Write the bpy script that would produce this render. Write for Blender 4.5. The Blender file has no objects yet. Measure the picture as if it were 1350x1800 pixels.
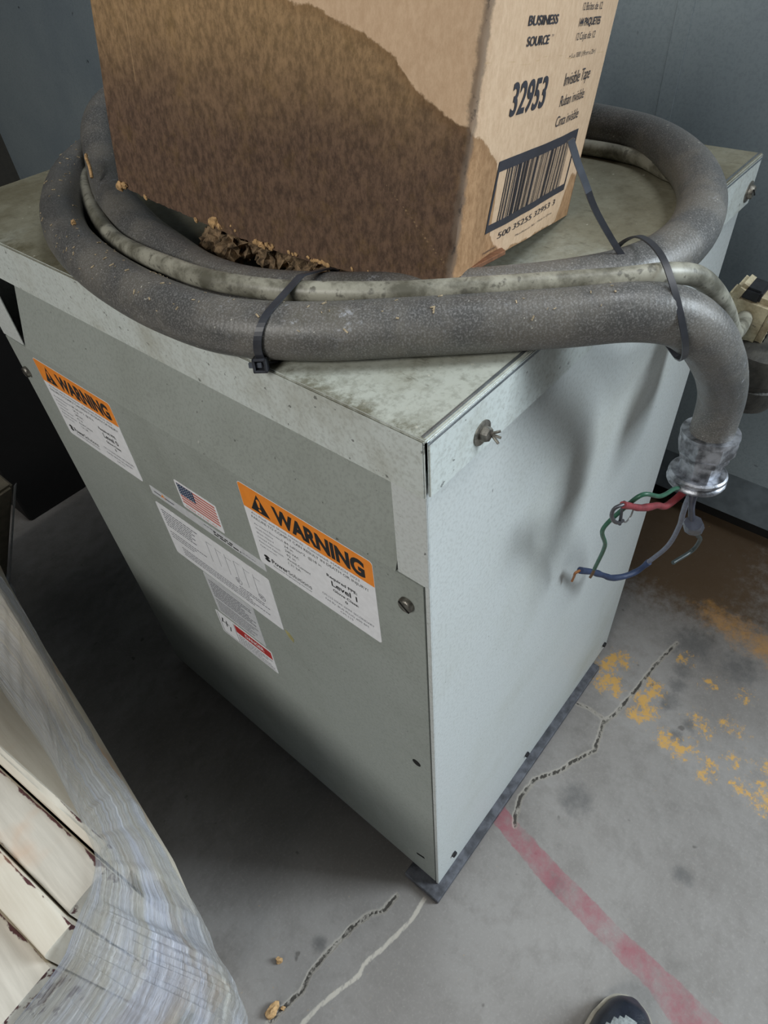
import bpy, bmesh, math, random
import numpy as np
from mathutils import Vector, Matrix, noise

random.seed(7)
SC = bpy.context.scene
COL = SC.collection
# ---------------------------------------------------------------- camera, light, exposure
R3 = [[0.6431287948, -0.7627459299, -0.0678527792],
      [-0.5752825846, -0.4227734160, -0.7002232405],
      [0.5054060755, 0.4893682510, -0.7106922075]]
cam = bpy.data.objects.new('camera', bpy.data.cameras.new('camera'))
COL.objects.link(cam)
cam.data.sensor_fit = 'HORIZONTAL'
cam.data.sensor_width = 36
cam.data.lens = 1159.7 / 1350 * 36
cam.data.clip_start = 0.02
rx, ry, rz = Vector(R3[0]), -Vector(R3[1]), -Vector(R3[2])
cam.matrix_world = Matrix(((rx.x, ry.x, rz.x, -0.21645), (rx.y, ry.y, rz.y, -0.17445), (rx.z, ry.z, rz.z, 1.04329), (0, 0, 0, 1)))
SC.camera = cam
SC.view_settings.view_transform = 'Standard'
SC.view_settings.look = 'None'
SC.view_settings.exposure = 0.0
SC.view_settings.gamma = 1.0
SC.view_settings.use_curve_mapping = False
w = bpy.data.worlds.new('world'); SC.world = w; w.use_nodes = True
w.node_tree.nodes['Background'].inputs[0].default_value = (0.62, 0.68, 0.72, 1)
w.node_tree.nodes['Background'].inputs[1].default_value = 0.035


def area(name, loc, target, size, power, col, sy=None):
    l = bpy.data.lights.new(name, 'AREA'); l.shape = 'RECTANGLE'; l.size = size; l.size_y = sy or size
    l.energy = power; l.color = col
    o = bpy.data.objects.new(name, l); COL.objects.link(o); o.location = loc
    o.rotation_euler = (Vector(target) - Vector(loc)).to_track_quat('-Z', 'Y').to_euler()
    return o


area('daylight_door', (1.95, -2.1, 2.0), (0.3, 0, 0.4), 1.1, 138, (0.83, 0.93, 1.0), 1.6)
area('overhead_fill', (0.72, -0.75, 3.2), (0.3, 0, 0.4), 0.9, 20, (0.95, 0.98, 1.0), 0.9)  # lamp added overhead to brighten the lid top and right floor
area('front_fill', (-2.2, 0.0, 2.3), (0.0, 0.3, 0.6), 1.0, 38, (1.0, 0.98, 0.93), .8)  # added fill lamp for the front face, no known window there


# ---------------------------------------------------------------- material helpers
def lin(r, g, b):
    f = lambda c: ((c / 255) / 12.92 if c / 255 <= 0.04045 else ((c / 255 + 0.055) / 1.055) ** 2.4)
    return (f(r), f(g), f(b), 1)


class NT:
    def __init__(s, name):
        s.m = bpy.data.materials.new(name); s.m.use_nodes = True; s.t = s.m.node_tree
        s.b = s.t.nodes['Principled BSDF']; s.out = s.t.nodes['Material Output']
        s.co = s.t.nodes.new('ShaderNodeTexCoord').outputs['Object']

    def n(s, typ, **k):
        nd = s.t.nodes.new(typ)
        for a, v in k.items(): setattr(nd, a, v)
        return nd

    def set(s, nd, i, v):
        if hasattr(v, 'node'): s.t.links.new(v, nd.inputs[i])
        else: nd.inputs[i].default_value = v

    def noise(s, scale, detail=4, rough=.55, vec=None, dist=0):
        nd = s.n('ShaderNodeTexNoise'); s.set(nd, 'Vector', vec or s.co)
        nd.inputs['Scale'].default_value = scale; nd.inputs['Detail'].default_value = detail
        nd.inputs['Roughness'].default_value = rough; nd.inputs['Distortion'].default_value = dist
        return nd.outputs[0]

    def scale(s, v):
        nd = s.n('ShaderNodeMapping'); s.set(nd, 'Vector', s.co); nd.inputs['Scale'].default_value = v
        return nd.outputs[0]

    def math(s, op, a, b=0.0, c=0.0):
        nd = s.n('ShaderNodeMath', operation=op); s.set(nd, 0, a); s.set(nd, 1, b)
        if op in ('MULTIPLY_ADD',): s.set(nd, 2, c)
        return nd.outputs[0]

    def ramp(s, f, a, b, lo=0.0, hi=1.0):
        nd = s.n('ShaderNodeMapRange', interpolation_type='SMOOTHSTEP'); s.set(nd, 0, f)
        nd.inputs[1].default_value = a; nd.inputs[2].default_value = b
        nd.inputs[3].default_value = lo; nd.inputs[4].default_value = hi
        return nd.outputs[0]

    def mix(s, f, a, b):
        nd = s.n('ShaderNodeMix', data_type='RGBA'); s.set(nd, 0, f); s.set(nd, 6, a); s.set(nd, 7, b)
        return nd.outputs[2]

    def attr(s, name):
        return s.n('ShaderNodeAttribute', attribute_name=name).outputs['Fac']

    def bump(s, h, strength=.3, dist=.001):
        nd = s.n('ShaderNodeBump'); s.set(nd, 'Height', h)
        nd.inputs['Strength'].default_value = strength; nd.inputs['Distance'].default_value = dist
        s.t.links.new(nd.outputs[0], s.b.inputs['Normal'])

    def fin(s, col, rough=.5, metal=0.0, spec=.5):
        s.set(s.b, 'Base Color', col); s.set(s.b, 'Roughness', rough); s.set(s.b, 'Metallic', metal)
        s.b.inputs['Specular IOR Level'].default_value = spec
        return s.m


def plain(name, col, rough=.5, metal=0.0, var=.12, scale=60, bump=0.0, spec=.5):
    s = NT(name)
    n = s.noise(scale, 5)
    d = tuple(c * (1 - var * 1.6) for c in col[:3]) + (1,)
    l = tuple(min(1, c * (1 + var)) for c in col[:3]) + (1,)
    c = s.mix(s.ramp(n, .3, .7), d, l)
    if bump: s.bump(s.noise(scale * 6, 4), bump)
    return s.fin(c, rough, metal, spec)


def paint(name, base, dirt, amount=.45, dscale=9, rough=.42, speck=.0, bump=.12, streak=None, metal=0.0):
    """worn enamel: base coat, cloudy grime, dark specks and pale scuffs"""
    s = NT(name)
    a = s.noise(dscale, 8, .62, s.scale(streak) if streak else None)
    c = s.mix(s.ramp(a, 1 - amount - .22, 1 - amount + .22), base, dirt)
    fine = s.noise(330, 3, .6)
    c = s.mix(s.ramp(fine, .42, .72, 0, .28), c, tuple(x * .55 for x in dirt[:3]) + (1,))
    v = s.noise(170, 3, .6)
    c = s.mix(s.ramp(v, .70 - speck, .74 - speck, 0, .7), c, (.05, .05, .045, 1))
    v2 = s.noise(120, 2, .4, s.scale((1, 2.2, .8)))
    c = s.mix(s.ramp(v2, .75, .78, 0, .5), c, (.62, .64, .60, 1))
    s.bump(s.noise(220, 4), bump, .0006)
    return s.fin(c, s.ramp(a, .3, .7, rough, min(1, rough + .25)), metal)


M = {}
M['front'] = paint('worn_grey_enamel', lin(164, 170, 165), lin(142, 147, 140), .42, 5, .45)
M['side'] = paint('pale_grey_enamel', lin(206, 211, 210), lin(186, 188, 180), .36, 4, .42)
M['flange'] = paint('scuffed_grey_enamel', lin(208, 215, 212), lin(158, 156, 140), .34, 14, .45, .03)
M['top0'] = paint('grimy_lid_top', lin(178, 178, 164), lin(122, 118, 98), .45, 8, .6, .05, .3)


def m_top():
    s = NT('grimy_lid_sheet')
    sx = s.n('ShaderNodeSeparateXYZ'); s.set(sx, 0, s.co)
    x, y = sx.outputs[0], sx.outputs[1]
    far = s.math('ADD', s.math('MULTIPLY', x, 1.25), s.math('MULTIPLY', y, 1.25))
    a = s.noise(9, 9, .68)
    d = s.math('ADD', s.ramp(far, .02, .55, 0, .55), s.math('MULTIPLY', s.math('SUBTRACT', a, .5), 1.7))
    c = s.mix(s.ramp(d, -.1, .42), lin(188, 192, 182), lin(142, 140, 122))
    c = s.mix(s.ramp(d, .35, .85, 0, .9), c, lin(100, 94, 72))
    g = s.noise(170, 6, .7)
    c = s.mix(s.ramp(g, .46, .66, 0, .32), c, lin(96, 92, 76))
    g2 = s.noise(60, 6, .7, s.scale((2.5, .6, 1)))
    c = s.mix(s.ramp(g2, .60, .72, 0, .5), c, lin(76, 72, 56))
    w2 = s.noise(210, 2, .4)
    c = s.mix(s.ramp(w2, .74, .77, 0, .7), c, lin(206, 204, 190))
    # grease line along the front fold
    ed = s.ramp(x, .022, -.004, 0, 1)
    c = s.mix(s.math('MULTIPLY', ed, s.ramp(s.noise(28, 7, .75), .42, .6, 0, .8)), c, lin(88, 82, 56))
    s.bump(g, .35, .0007)
    return s.fin(c, s.ramp(d, 0, .6, .38, .7))


M['top'] = m_top()
M['dark'] = plain('black_steel', lin(38, 40, 44), .5, .3, .3, 90, .2)
M['rail'] = plain('scuffed_black_rail', lin(88, 90, 97), .6, .1, .35, 60, .3)
M['void'] = plain('dark_interior', lin(22, 22, 22), .9)
M['zinc'] = plain('dull_zinc', lin(150, 146, 138), .38, .9, .3, 240, .3)
M['bright'] = plain('cast_aluminium', lin(170, 173, 180), .42, .85, .4, 110, .25)
M['tie'] = plain('black_nylon', lin(58, 60, 66), .35, 0, .1, 100)
M['tiegrey'] = plain('greyed_nylon', lin(92, 98, 108), .35, 0, .1, 100)
M['ink'] = plain('printed_ink', lin(52, 52, 60), .6, 0, .1)
M['lblink'] = plain('label_ink', lin(34, 34, 36), .5, 0, .05)
M['smallink'] = plain('label_fine_print', lin(112, 112, 122), .6, 0, .1)
M['label'] = plain('label_white', lin(244, 245, 249), .45, 0, .03, 140)
M['plate'] = plain('silver_label', lin(222, 224, 228), .38, .05, .06, 140)
M['orange'] = plain('label_orange', lin(255, 150, 48), .45, 0, .04, 90)
M['red'] = plain('label_red', lin(196, 62, 60), .45, 0, .08)
M['flagred'] = plain('flag_red', lin(214, 118, 104), .45, 0, .06)
M['flagblue'] = plain('flag_blue', lin(40, 62, 96), .45, 0, .06)


def m_hose():
    s = NT('dusty_grey_conduit')
    a = s.noise(26, 7, .6)
    c = s.mix(s.ramp(a, .38, .66), lin(84, 84, 83), lin(106, 103, 97))
    g = s.noise(900, 3, .6)
    c = s.mix(s.ramp(g, .45, .7, 0, .6), c, lin(150, 149, 148))
    d = s.noise(9, 5, .6)
    c = s.mix(s.ramp(d, .55, .72, 0, .5), c, lin(84, 80, 62))
    sp = s.noise(330, 2, .5)
    c = s.mix(s.ramp(sp, .73, .76, 0, .8), c, lin(190, 188, 178))
    sc = s.noise(60, 6, .75)
    c = s.mix(s.math('MULTIPLY', s.ramp(sc, .58, .68, 0, .7), s.ramp(d, .48, .6)), c, lin(186, 190, 198))
    # fine ribs of the spiral core showing through
    u = s.attr('along')
    rib = s.math('SINE', s.math('MULTIPLY', u, 2200))
    s.bump(s.math('ADD', s.math('MULTIPLY', rib, .12), s.noise(300, 4)), .3, .0006)
    return s.fin(c, s.ramp(a, .35, .65, .34, .5))


def m_cable():
    s = NT('scuffed_pale_cable')
    a = s.noise(40, 7, .65)
    c = s.mix(s.ramp(a, .35, .6), lin(96, 94, 82), lin(168, 166, 152))
    g = s.noise(160, 4, .6)
    c = s.mix(s.ramp(g, .55, .68, 0, .7), c, lin(66, 64, 56))
    s.bump(g, .3, .0005)
    return s.fin(c, .42)


def m_card():
    s = NT('stained_cardboard')
    st = s.attr('stain')
    v = s.attr('height')
    e = s.math('ADD', st, s.math('MULTIPLY', s.math('SUBTRACT', s.noise(70, 6, .7), .5), .010))
    k = s.ramp(e, -.0004, .0012)
    fib = s.noise(260, 8, .75, s.scale((1, 1, .55)))
    clean = s.mix(s.ramp(fib, .3, .7), lin(208, 176, 144), lin(226, 196, 164))
    wet_hi = s.mix(s.ramp(fib, .34, .66), lin(134, 110, 80), lin(178, 146, 108))
    wet_lo = s.mix(s.ramp(fib, .34, .66), lin(80, 64, 54), lin(120, 96, 79))
    big = s.noise(16, 5, .6)
    vv = s.math('ADD', v, s.math('MULTIPLY', s.math('SUBTRACT', big, .5), .06))
    wet = s.mix(s.ramp(vv, .045, .125), wet_lo, wet_hi)
    wet = s.mix(s.ramp(s.noise(60, 6, .7), .5, .72, 0, .2), wet, lin(140, 112, 62))
    wet_r = s.mix(s.ramp(fib, .34, .66), lin(158, 122, 88), lin(190, 152, 114))
    wet = s.mix(s.attr('printside'), wet, wet_r)
    edge = s.math('MULTIPLY', s.ramp(e, -.0002, .0008), s.ramp(e, .0075, .001))
    c = s.mix(k, clean, wet)
    c = s.mix(s.math('MULTIPLY', edge, .3), c, lin(120, 88, 54))
    cn = s.math('ADD', s.attr('corner'), s.math('MULTIPLY', s.math('SUBTRACT', s.noise(90, 6, .7), .5), .012))
    c = s.mix(s.ramp(cn, .0050, .0015, 0, .75), c, lin(122, 106, 92))
    c = s.mix(s.math('MULTIPLY', s.ramp(cn, .0030, .0012, 0, .8), s.ramp(s.noise(45, 5, .7), .52, .6)), c, lin(62, 54, 50))
    cz = s.math('ADD', s.attr('crease'), s.math('MULTIPLY', s.noise(300, 2, .5), .0006))
    c = s.mix(s.ramp(cz, .0010, .0004, 0, .5), c, lin(196, 164, 124))
    s.bump(fib, .2, .0006)
    return s.fin(c, .85, 0, .25)


def m_floor():
    s = NT('stained_concrete')
    a = s.noise(3.2, 9, .65)
    c = s.mix(s.ramp(a, .3, .7), lin(118, 114, 110), lin(148, 145, 142))
    b = s.noise(26, 7, .65)
    c = s.mix(s.ramp(b, .42, .68, 0, .45), c, lin(112, 108, 104))
    f = s.noise(260, 4, .6)
    c = s.mix(s.ramp(f, .5, .75, 0, .22), c, lin(170, 168, 162))
    st_ = s.noise(9, 8, .7)
    c = s.mix(s.ramp(st_, .55, .72, 0, .45), c, lin(96, 92, 88))
    t = s.noise(45, 2, .4)
    c = s.mix(s.ramp(t, .72, .78, 0, .6), c, lin(70, 66, 62))
    nz = s.math('SUBTRACT', s.noise(55, 8, .72), .5)
    nw0 = s.math('SUBTRACT', s.noise(40, 10, .8), .5)
    # rust-brown grime at the foot of the wall
    o = s.math('ADD', s.attr('rust'), s.math('MULTIPLY', nz, 1.1))
    c = s.mix(s.ramp(o, .2, .8, 0, .9), c, lin(88, 68, 44))
    c = s.mix(s.ramp(s.math('ADD', s.attr('ochre'), s.math('MULTIPLY', nw0, 2.2)), .45, 1.25, 0, .75), c, lin(190, 142, 78))
    dk = s.math('ADD', s.attr('grime'), s.math('MULTIPLY', nz, .9))
    c = s.mix(s.ramp(dk, .4, .9, 0, .7), c, lin(84, 84, 84))
    nw = s.math('SUBTRACT', s.noise(75, 10, .8), .5)
    y = s.math('ADD', s.attr('yellow'), s.math('MULTIPLY', nw, 3.4))
    c = s.mix(s.ramp(y, .42, .8, 0, .8), c, lin(208, 160, 70))
    n2 = s.math('SUBTRACT', s.noise(34, 7, .7), .5)
    r = s.math('ADD', s.attr('red'), s.math('MULTIPLY', n2, .012))
    c = s.mix(s.math('MULTIPLY', s.ramp(r, -.001, .002), s.ramp(s.noise(22, 9, .75), .32, .68, .12, .8)), c, lin(146, 82, 92))
    wv = s.math('SUBTRACT', s.attr('scrape'), s.math('MULTIPLY', nz, .006))
    c = s.mix(s.ramp(wv, .0036, .0016, 0, .7), c, lin(200, 194, 182))
    cr = s.math('SUBTRACT', s.attr('crack'), s.math('MULTIPLY', s.math('SUBTRACT', s.noise(70, 6, .7), .30), .008))
    c = s.mix(s.ramp(cr, .0045, .0012, 0, .45), c, lin(178, 172, 160))
    c = s.mix(s.math('MULTIPLY', s.ramp(cr, .0011, .0001, 0, .9), s.ramp(s.noise(38, 5, .7), .38, .5)), c, lin(40, 36, 32))
    h = s.math('ADD', s.math('MULTIPLY', s.ramp(cr, .0002, .003), 1.5), s.math('MULTIPLY', f, .25))
    s.bump(h, .5, .0012)
    return s.fin(c, s.ramp(b, .3, .7, .62, .8), 0, .35)


def m_wall():
    s = NT('blue_grey_steel_wall')
    a = s.noise(2.5, 7, .6)
    c = s.mix(s.ramp(a, .3, .7), lin(143, 157, 167), lin(160, 173, 179))
    g = s.noise(240, 3, .6)
    c = s.mix(s.ramp(g, .4, .7, 0, .35), c, lin(122, 135, 144))
    sp = s.noise(26, 2, .5)
    c = s.mix(s.ramp(sp, .74, .77, 0, .7), c, lin(40, 44, 48))
    s.bump(g, .1, .0005)
    return s.fin(c, .5)


def m_film():
    s = NT('clear_stretch_film')
    uv = s.n('ShaderNodeUVMap').outputs[0]
    mp = s.n('ShaderNodeMapping'); s.set(mp, 'Vector', uv); mp.inputs['Scale'].default_value = (1.8, 20, 1)
    n = s.noise(3.2, 9, .68, mp.outputs[0], .6)
    mp2 = s.n('ShaderNodeMapping'); s.set(mp2, 'Vector', uv); mp2.inputs['Scale'].default_value = (1.1, 4.5, 1)
    big = s.noise(2.0, 5, .6, mp2.outputs[0], 1.0)
    s.bump(s.math('ADD', n, s.math('MULTIPLY', big, 2.0)), 1.0, .007)
    s.fin(s.mix(s.ramp(big, .3, .7), lin(214, 214, 206), lin(212, 219, 236)), .16, 0, 1.0)
    tr = s.n('ShaderNodeBsdfTransparent')
    mx = s.n('ShaderNodeMixShader')
    f = s.math('ADD', s.ramp(n, .40, .68, .12, .38), s.ramp(big, .36, .62, .24, .48))
    s.t.links.new(f, mx.inputs[0]); s.t.links.new(tr.outputs[0], mx.inputs[1]); s.t.links.new(s.b.outputs[0], mx.inputs[2])
    s.t.links.new(mx.outputs[0], s.out.inputs[0])
    return s.m


def m_plank(name, c0, c1, chip=.0):
    s = NT(name)
    g = s.noise(8, 8, .65, s.scale((14, 1, 6)))
    c = s.mix(s.ramp(g, .3, .7), c0, c1)
    b = s.noise(30, 5, .6, s.scale((2.4, 1, 1.5)))
    c = s.mix(s.ramp(s.math('ADD', b, s.attr('edge')), .88 - chip, .95 - chip), c, lin(86, 52, 54))
    w_ = s.noise(7, 4, .6)
    c = s.mix(s.ramp(w_, .56, .7, 0, .55), c, lin(206, 160, 122))
    s.bump(g, .25, .001)
    return s.fin(c, .6)


M['hose'] = m_hose(); M['cable'] = m_cable(); M['card'] = m_card(); M['floor'] = m_floor()
M['wall'] = m_wall(); M['film'] = m_film()
M['plank'] = m_plank('chipped_white_paint', lin(196, 190, 178), lin(216, 210, 198), .15)
M['plankcream'] = m_plank('cream_painted_wood', lin(212, 203, 186), lin(226, 219, 204), .05)
M['wood'] = m_plank('bare_wood', lin(150, 126, 104), lin(182, 160, 136), .02)
M['torn'] = plain('torn_paper', lin(204, 166, 118), .95, 0, .2, 300, .6)
M['lint'] = plain('brown_lint', lin(136, 114, 88), 1, 0, .45, 160, 1)
M['blackcab'] = plain('black_cabinet_paint', lin(16, 16, 17), .7)
M['cream'] = paint('grimy_cream_casting', lin(214, 204, 172), lin(120, 100, 72), .48, 34, .5, .04, .4)
M['shoeblack'] = plain('black_leather', lin(34, 38, 48), .32, 0, .2, 80, .2)
M['shoesheen'] = plain('grey_toe_sheen', lin(140, 146, 146), .8, 0, .2, 220, .6)
M['shoesole'] = plain('pale_rubber', lin(158, 152, 138), .7, 0, .15)
M['sock'] = plain('dark_sock_knit', lin(44, 46, 54), .9, 0, .2, 200, .5)


# ---------------------------------------------------------------- mesh helpers
def finish(name, bm, mat, parent=None, smooth=False, loc=None):
    me = bpy.data.meshes.new(name); bm.to_mesh(me); bm.free()
    for m_ in (mat if isinstance(mat, (list, tuple)) else [mat]): me.materials.append(m_)
    if smooth:
        me.polygons.foreach_set('use_smooth', [True] * len(me.polygons))
        try: me.set_sharp_from_angle(angle=math.radians(38))
        except Exception: pass
    o = bpy.data.objects.new(name, me); COL.objects.link(o)
    if parent:
        o.parent = parent; o.matrix_parent_inverse = parent.matrix_world.inverted()
    return o


def tag(o, label, cat, group=None, kind=None):
    o['label'] = label; o['category'] = cat
    if group: o['group'] = group
    if kind: o['kind'] = kind
    return o


def empty(name, loc=(0, 0, 0)):
    o = bpy.data.objects.new(name, None); COL.objects.link(o); o.location = loc
    o.matrix_world = Matrix.Translation(loc); o.empty_display_size = .05
    return o


def box(bm, x0, x1, y0, y1, z0, z1, mi=0, mat=None):
    vs = [bm.verts.new(Vector(p) if mat is None else mat @ Vector(p)) for p in
          [(x0, y0, z0), (x1, y0, z0), (x1, y1, z0), (x0, y1, z0), (x0, y0, z1), (x1, y0, z1), (x1, y1, z1), (x0, y1, z1)]]
    fs = [bm.faces.new([vs[i] for i in f]) for f in
          [(3, 2, 1, 0), (4, 5, 6, 7), (0, 1, 5, 4), (1, 2, 6, 5), (2, 3, 7, 6), (3, 0, 4, 7)]]
    for f in fs: f.material_index = mi
    return vs, fs


def bevel(bm, w_, seg=2):
    bmesh.ops.bevel(bm, geom=list(bm.edges), offset=w_, segments=seg, affect='EDGES', clamp_overlap=True)


def prism(bm, pts, d, mi=0):
    """extrude a planar 3-D polygon by vector d"""
    a = [bm.verts.new(p) for p in pts]; b = [bm.verts.new(Vector(p) + Vector(d)) for p in pts]
    n = len(pts)
    fs = [bm.faces.new(a), bm.faces.new(b[::-1])]
    for i in range(n): fs.append(bm.faces.new([a[i], b[i], b[(i + 1) % n], a[(i + 1) % n]][::-1]))
    for f in fs: f.material_index = mi
    bmesh.ops.recalc_face_normals(bm, faces=fs)
    return fs


def catmull(pts, step=.004):
    P = [Vector(p) for p in pts]
    P = [P[0] * 2 - P[1]] + P + [P[-1] * 2 - P[-2]]
    out = []
    for i in range(1, len(P) - 2):
        p0, p1, p2, p3 = P[i - 1:i + 3]
        # centripetal parametrisation
        t0 = 0; t1 = max((p1 - p0).length ** .5, 1e-5); t2 = t1 + max((p2 - p1).length ** .5, 1e-5); t3 = t2 + max((p3 - p2).length ** .5, 1e-5)
        n = max(2, int((p2 - p1).length / step))
        for k in range(n):
            t = t1 + (t2 - t1) * k / n
            a1 = p0 * ((t1 - t) / (t1 - t0)) + p1 * ((t - t0) / (t1 - t0))
            a2 = p1 * ((t2 - t) / (t2 - t1)) + p2 * ((t - t1) / (t2 - t1))
            a3 = p2 * ((t3 - t) / (t3 - t2)) + p3 * ((t - t2) / (t3 - t2))
            b1 = a1 * ((t2 - t) / (t2 - t0)) + a2 * ((t - t0) / (t2 - t0))
            b2 = a2 * ((t3 - t) / (t3 - t1)) + a3 * ((t - t1) / (t3 - t1))
            out.append(b1 * ((t2 - t) / (t2 - t1)) + b2 * ((t - t1) / (t2 - t1)))
    out.append(P[-2])
    return out


def tube(name, pts, r, mat, parent=None, seg=28, step=.004, smoothit=0, wob=0.0):
    P = catmull(pts, step)
    for _ in range(smoothit):
        P = [P[0]] + [(P[i - 1] + P[i] * 2 + P[i + 1]) / 4 for i in range(1, len(P) - 1)] + [P[-1]]
    bm = bmesh.new(); along = bm.verts.layers.float.new('along')
    T = [(P[min(i + 1, len(P) - 1)] - P[max(i - 1, 0)]).normalized() for i in range(len(P))]
    N = T[0].orthogonal().normalized(); rings = []; L = 0
    for i, p in enumerate(P):
        if i: L += (P[i] - P[i - 1]).length
        N = (N - T[i] * N.dot(T[i])).normalized(); B = T[i].cross(N)
        rr = (r(i / (len(P) - 1)) if callable(r) else r)
        ring = []
        for k in range(seg):
            a = 2 * math.pi * k / seg
            d = N * math.cos(a) + B * math.sin(a)
            q = p + d * rr
            if wob: q = p + d * (rr * (1 + wob * noise.noise(q * 60)))
            v = bm.verts.new(q); v[along] = L; ring.append(v)
        rings.append(ring)
    for a, b in zip(rings, rings[1:]):
        for k in range(seg): bm.faces.new([a[k], a[(k + 1) % seg], b[(k + 1) % seg], b[k]])
    bm.faces.new(rings[0][::-1]); bm.faces.new(rings[-1])
    bmesh.ops.recalc_face_normals(bm, faces=bm.faces)
    return finish(name, bm, mat, parent, True), P, T


def lathe(bm, prof, M4, seg=32, mi=0, hexa=None):
    """prof: (r, z) list about local z"""
    rings = []
    for r_, z_ in prof:
        ring = []
        for k in range(seg):
            a = 2 * math.pi * k / seg
            rr = r_
            if hexa:
                s_ = 2 * math.pi / hexa; q = (a % s_) - s_ / 2
                rr = r_ * math.cos(math.pi / hexa) / math.cos(q)
            ring.append(bm.verts.new(M4 @ Vector((rr * math.cos(a), rr * math.sin(a), z_))))
        rings.append(ring)
    fs = []
    for a, b in zip(rings, rings[1:]):
        for k in range(seg): fs.append(bm.faces.new([a[k], a[(k + 1) % seg], b[(k + 1) % seg], b[k]]))
    fs.append(bm.faces.new(rings[0][::-1])); fs.append(bm.faces.new(rings[-1]))
    for f in fs: f.material_index = mi
    bmesh.ops.recalc_face_normals(bm, faces=fs)


def frame(o, zdir, xdir=(0, 0, 1)):
    z = Vector(zdir).normalized(); x = Vector(xdir); x = (x - z * x.dot(z)).normalized(); y = z.cross(x)
    return Matrix(((x.x, y.x, z.x, o[0]), (x.y, y.y, z.y, o[1]), (x.z, y.z, z.z, o[2]), (0, 0, 0, 1)))


class Face:
    """a flat printed surface: u runs right, v up, n out of the surface"""
    def __init__(s, o, u, v, n): s.o, s.u, s.v, s.n = Vector(o), Vector(u), Vector(v), Vector(n)
    def p(s, u, v, h=0): return s.o + s.u * u + s.v * v + s.n * h


_glyph = {}


def glyphs(text, bold):
    k = (text, bold)
    if k not in _glyph:
        cu = bpy.data.curves.new('t', 'FONT'); cu.body = text; cu.size = 1; cu.offset = {0: 0.0, 1: .022, 2: .05}[int(bold)]; cu.resolution_u = 4
        ob = bpy.data.objects.new('t', cu); COL.objects.link(ob)
        me = bpy.data.meshes.new_from_object(ob.evaluated_get(bpy.context.evaluated_depsgraph_get()))
        V = [v.co.copy() for v in me.vertices]; F = [list(p.vertices) for p in me.polygons]
        bpy.data.objects.remove(ob); bpy.data.curves.remove(cu); bpy.data.meshes.remove(me)
        x0 = min(v.x for v in V); x1 = max(v.x for v in V)
        _glyph[k] = (V, F, x0, x1)
    return _glyph[k]


def write(bm, fc, text, u, v, wid, cap, bold=False, h=.0002, mi=0, slope=0.0):
    """text whose baseline starts at (u, v), stretched to width wid and capital height cap"""
    V, F, x0, x1 = glyphs(text, bold)
    sx = wid / (x1 - x0); sy = cap / .70
    vs = [bm.verts.new(fc.p(u + (q.x - x0) * sx, v + q.y * sy + slope * (q.x - x0) * sx, h)) for q in V]
    for f in F:
        try: bm.faces.new([vs[i] for i in f]).material_index = mi
        except ValueError: pass


def slab(bm, fc, u0, u1, v0, v1, h0, h1, mi=0, slope=0.0, uv4=None):
    q = uv4 or [(u0, v0), (u1, v0 + slope * (u1 - u0)), (u1, v1 + slope * (u1 - u0)), (u0, v1)]
    prism(bm, [fc.p(a, b, h0) for a, b in q], fc.n * (h1 - h0), mi)


def rounded(u0, u1, v0, v1, r):
    pts = []
    for cx, cy, a0 in ((u1 - r, v1 - r, 0), (u0 + r, v1 - r, 90), (u0 + r, v0 + r, 180), (u1 - r, v0 + r, 270)):
        for k in range(5):
            a = math.radians(a0 + k * 22.5); pts.append((cx + r * math.cos(a), cy + r * math.sin(a)))
    return pts


def fineprint(bm, fc, u0, u1, v, lines, step, hgt, rng, h=.0005, mi=0, fill=.9):
    for i in range(lines):
        u = u0; end = u0 + (u1 - u0) * rng.uniform(fill - .25, 1)
        while u < end:
            l = rng.uniform(1.6, 5) * hgt
            slab(bm, fc, u, min(u + l, u1), v - i * step, v - i * step + hgt, h, h + .00005, mi)
            u += l + hgt * .9


# ---------------------------------------------------------------- floor
def seg_dist(X, Y, pts):
    d = np.full(X.shape, 9.0)
    for (ax, ay), (bx, by) in zip(pts, pts[1:]):
        vx, vy = bx - ax, by - ay
        t = np.clip(((X - ax) * vx + (Y - ay) * vy) / (vx * vx + vy * vy + 1e-12), 0, 1)
        d = np.minimum(d, np.hypot(X - ax - t * vx, Y - ay - t * vy))
    return d


def grid_mesh(name, xs, ys):
    nx, ny = len(xs), len(ys)
    X, Y = np.meshgrid(xs, ys, indexing='ij')
    co = np.stack([X, Y, np.zeros_like(X)], -1).reshape(-1, 3)
    idx = np.arange(nx * ny).reshape(nx, ny)
    f = np.stack([idx[:-1, :-1], idx[1:, :-1], idx[1:, 1:], idx[:-1, 1:]], -1).reshape(-1, 4)
    me = bpy.data.meshes.new(name)
    me.vertices.add(len(co)); me.vertices.foreach_set('co', co.ravel())
    me.loops.add(f.size); me.loops.foreach_set('vertex_index', f.ravel())
    me.polygons.add(len(f)); me.polygons.foreach_set('loop_start', np.arange(0, f.size, 4)); me.polygons.foreach_set('loop_total', np.full(len(f), 4))
    me.update(); me.validate()
    return me, X.ravel(), Y.ravel()


xs = np.concatenate([[-4, -2, -1.2, -.8], np.arange(-.5, .9, .004), [1.0, 1.6, 3]])
ys = np.concatenate([[-5, -2.5, -1.2, -.7], np.arange(-.46, .35, .004), np.arange(.36, 1.4, .02), [1.8, 2.6, 3.6]])
me, X, Y = grid_mesh('floor', xs, ys)


def put(name, a):
    at = me.attributes.new(name, 'FLOAT', 'POINT'); at.data.foreach_set('value', a.astype(np.float32))


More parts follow.
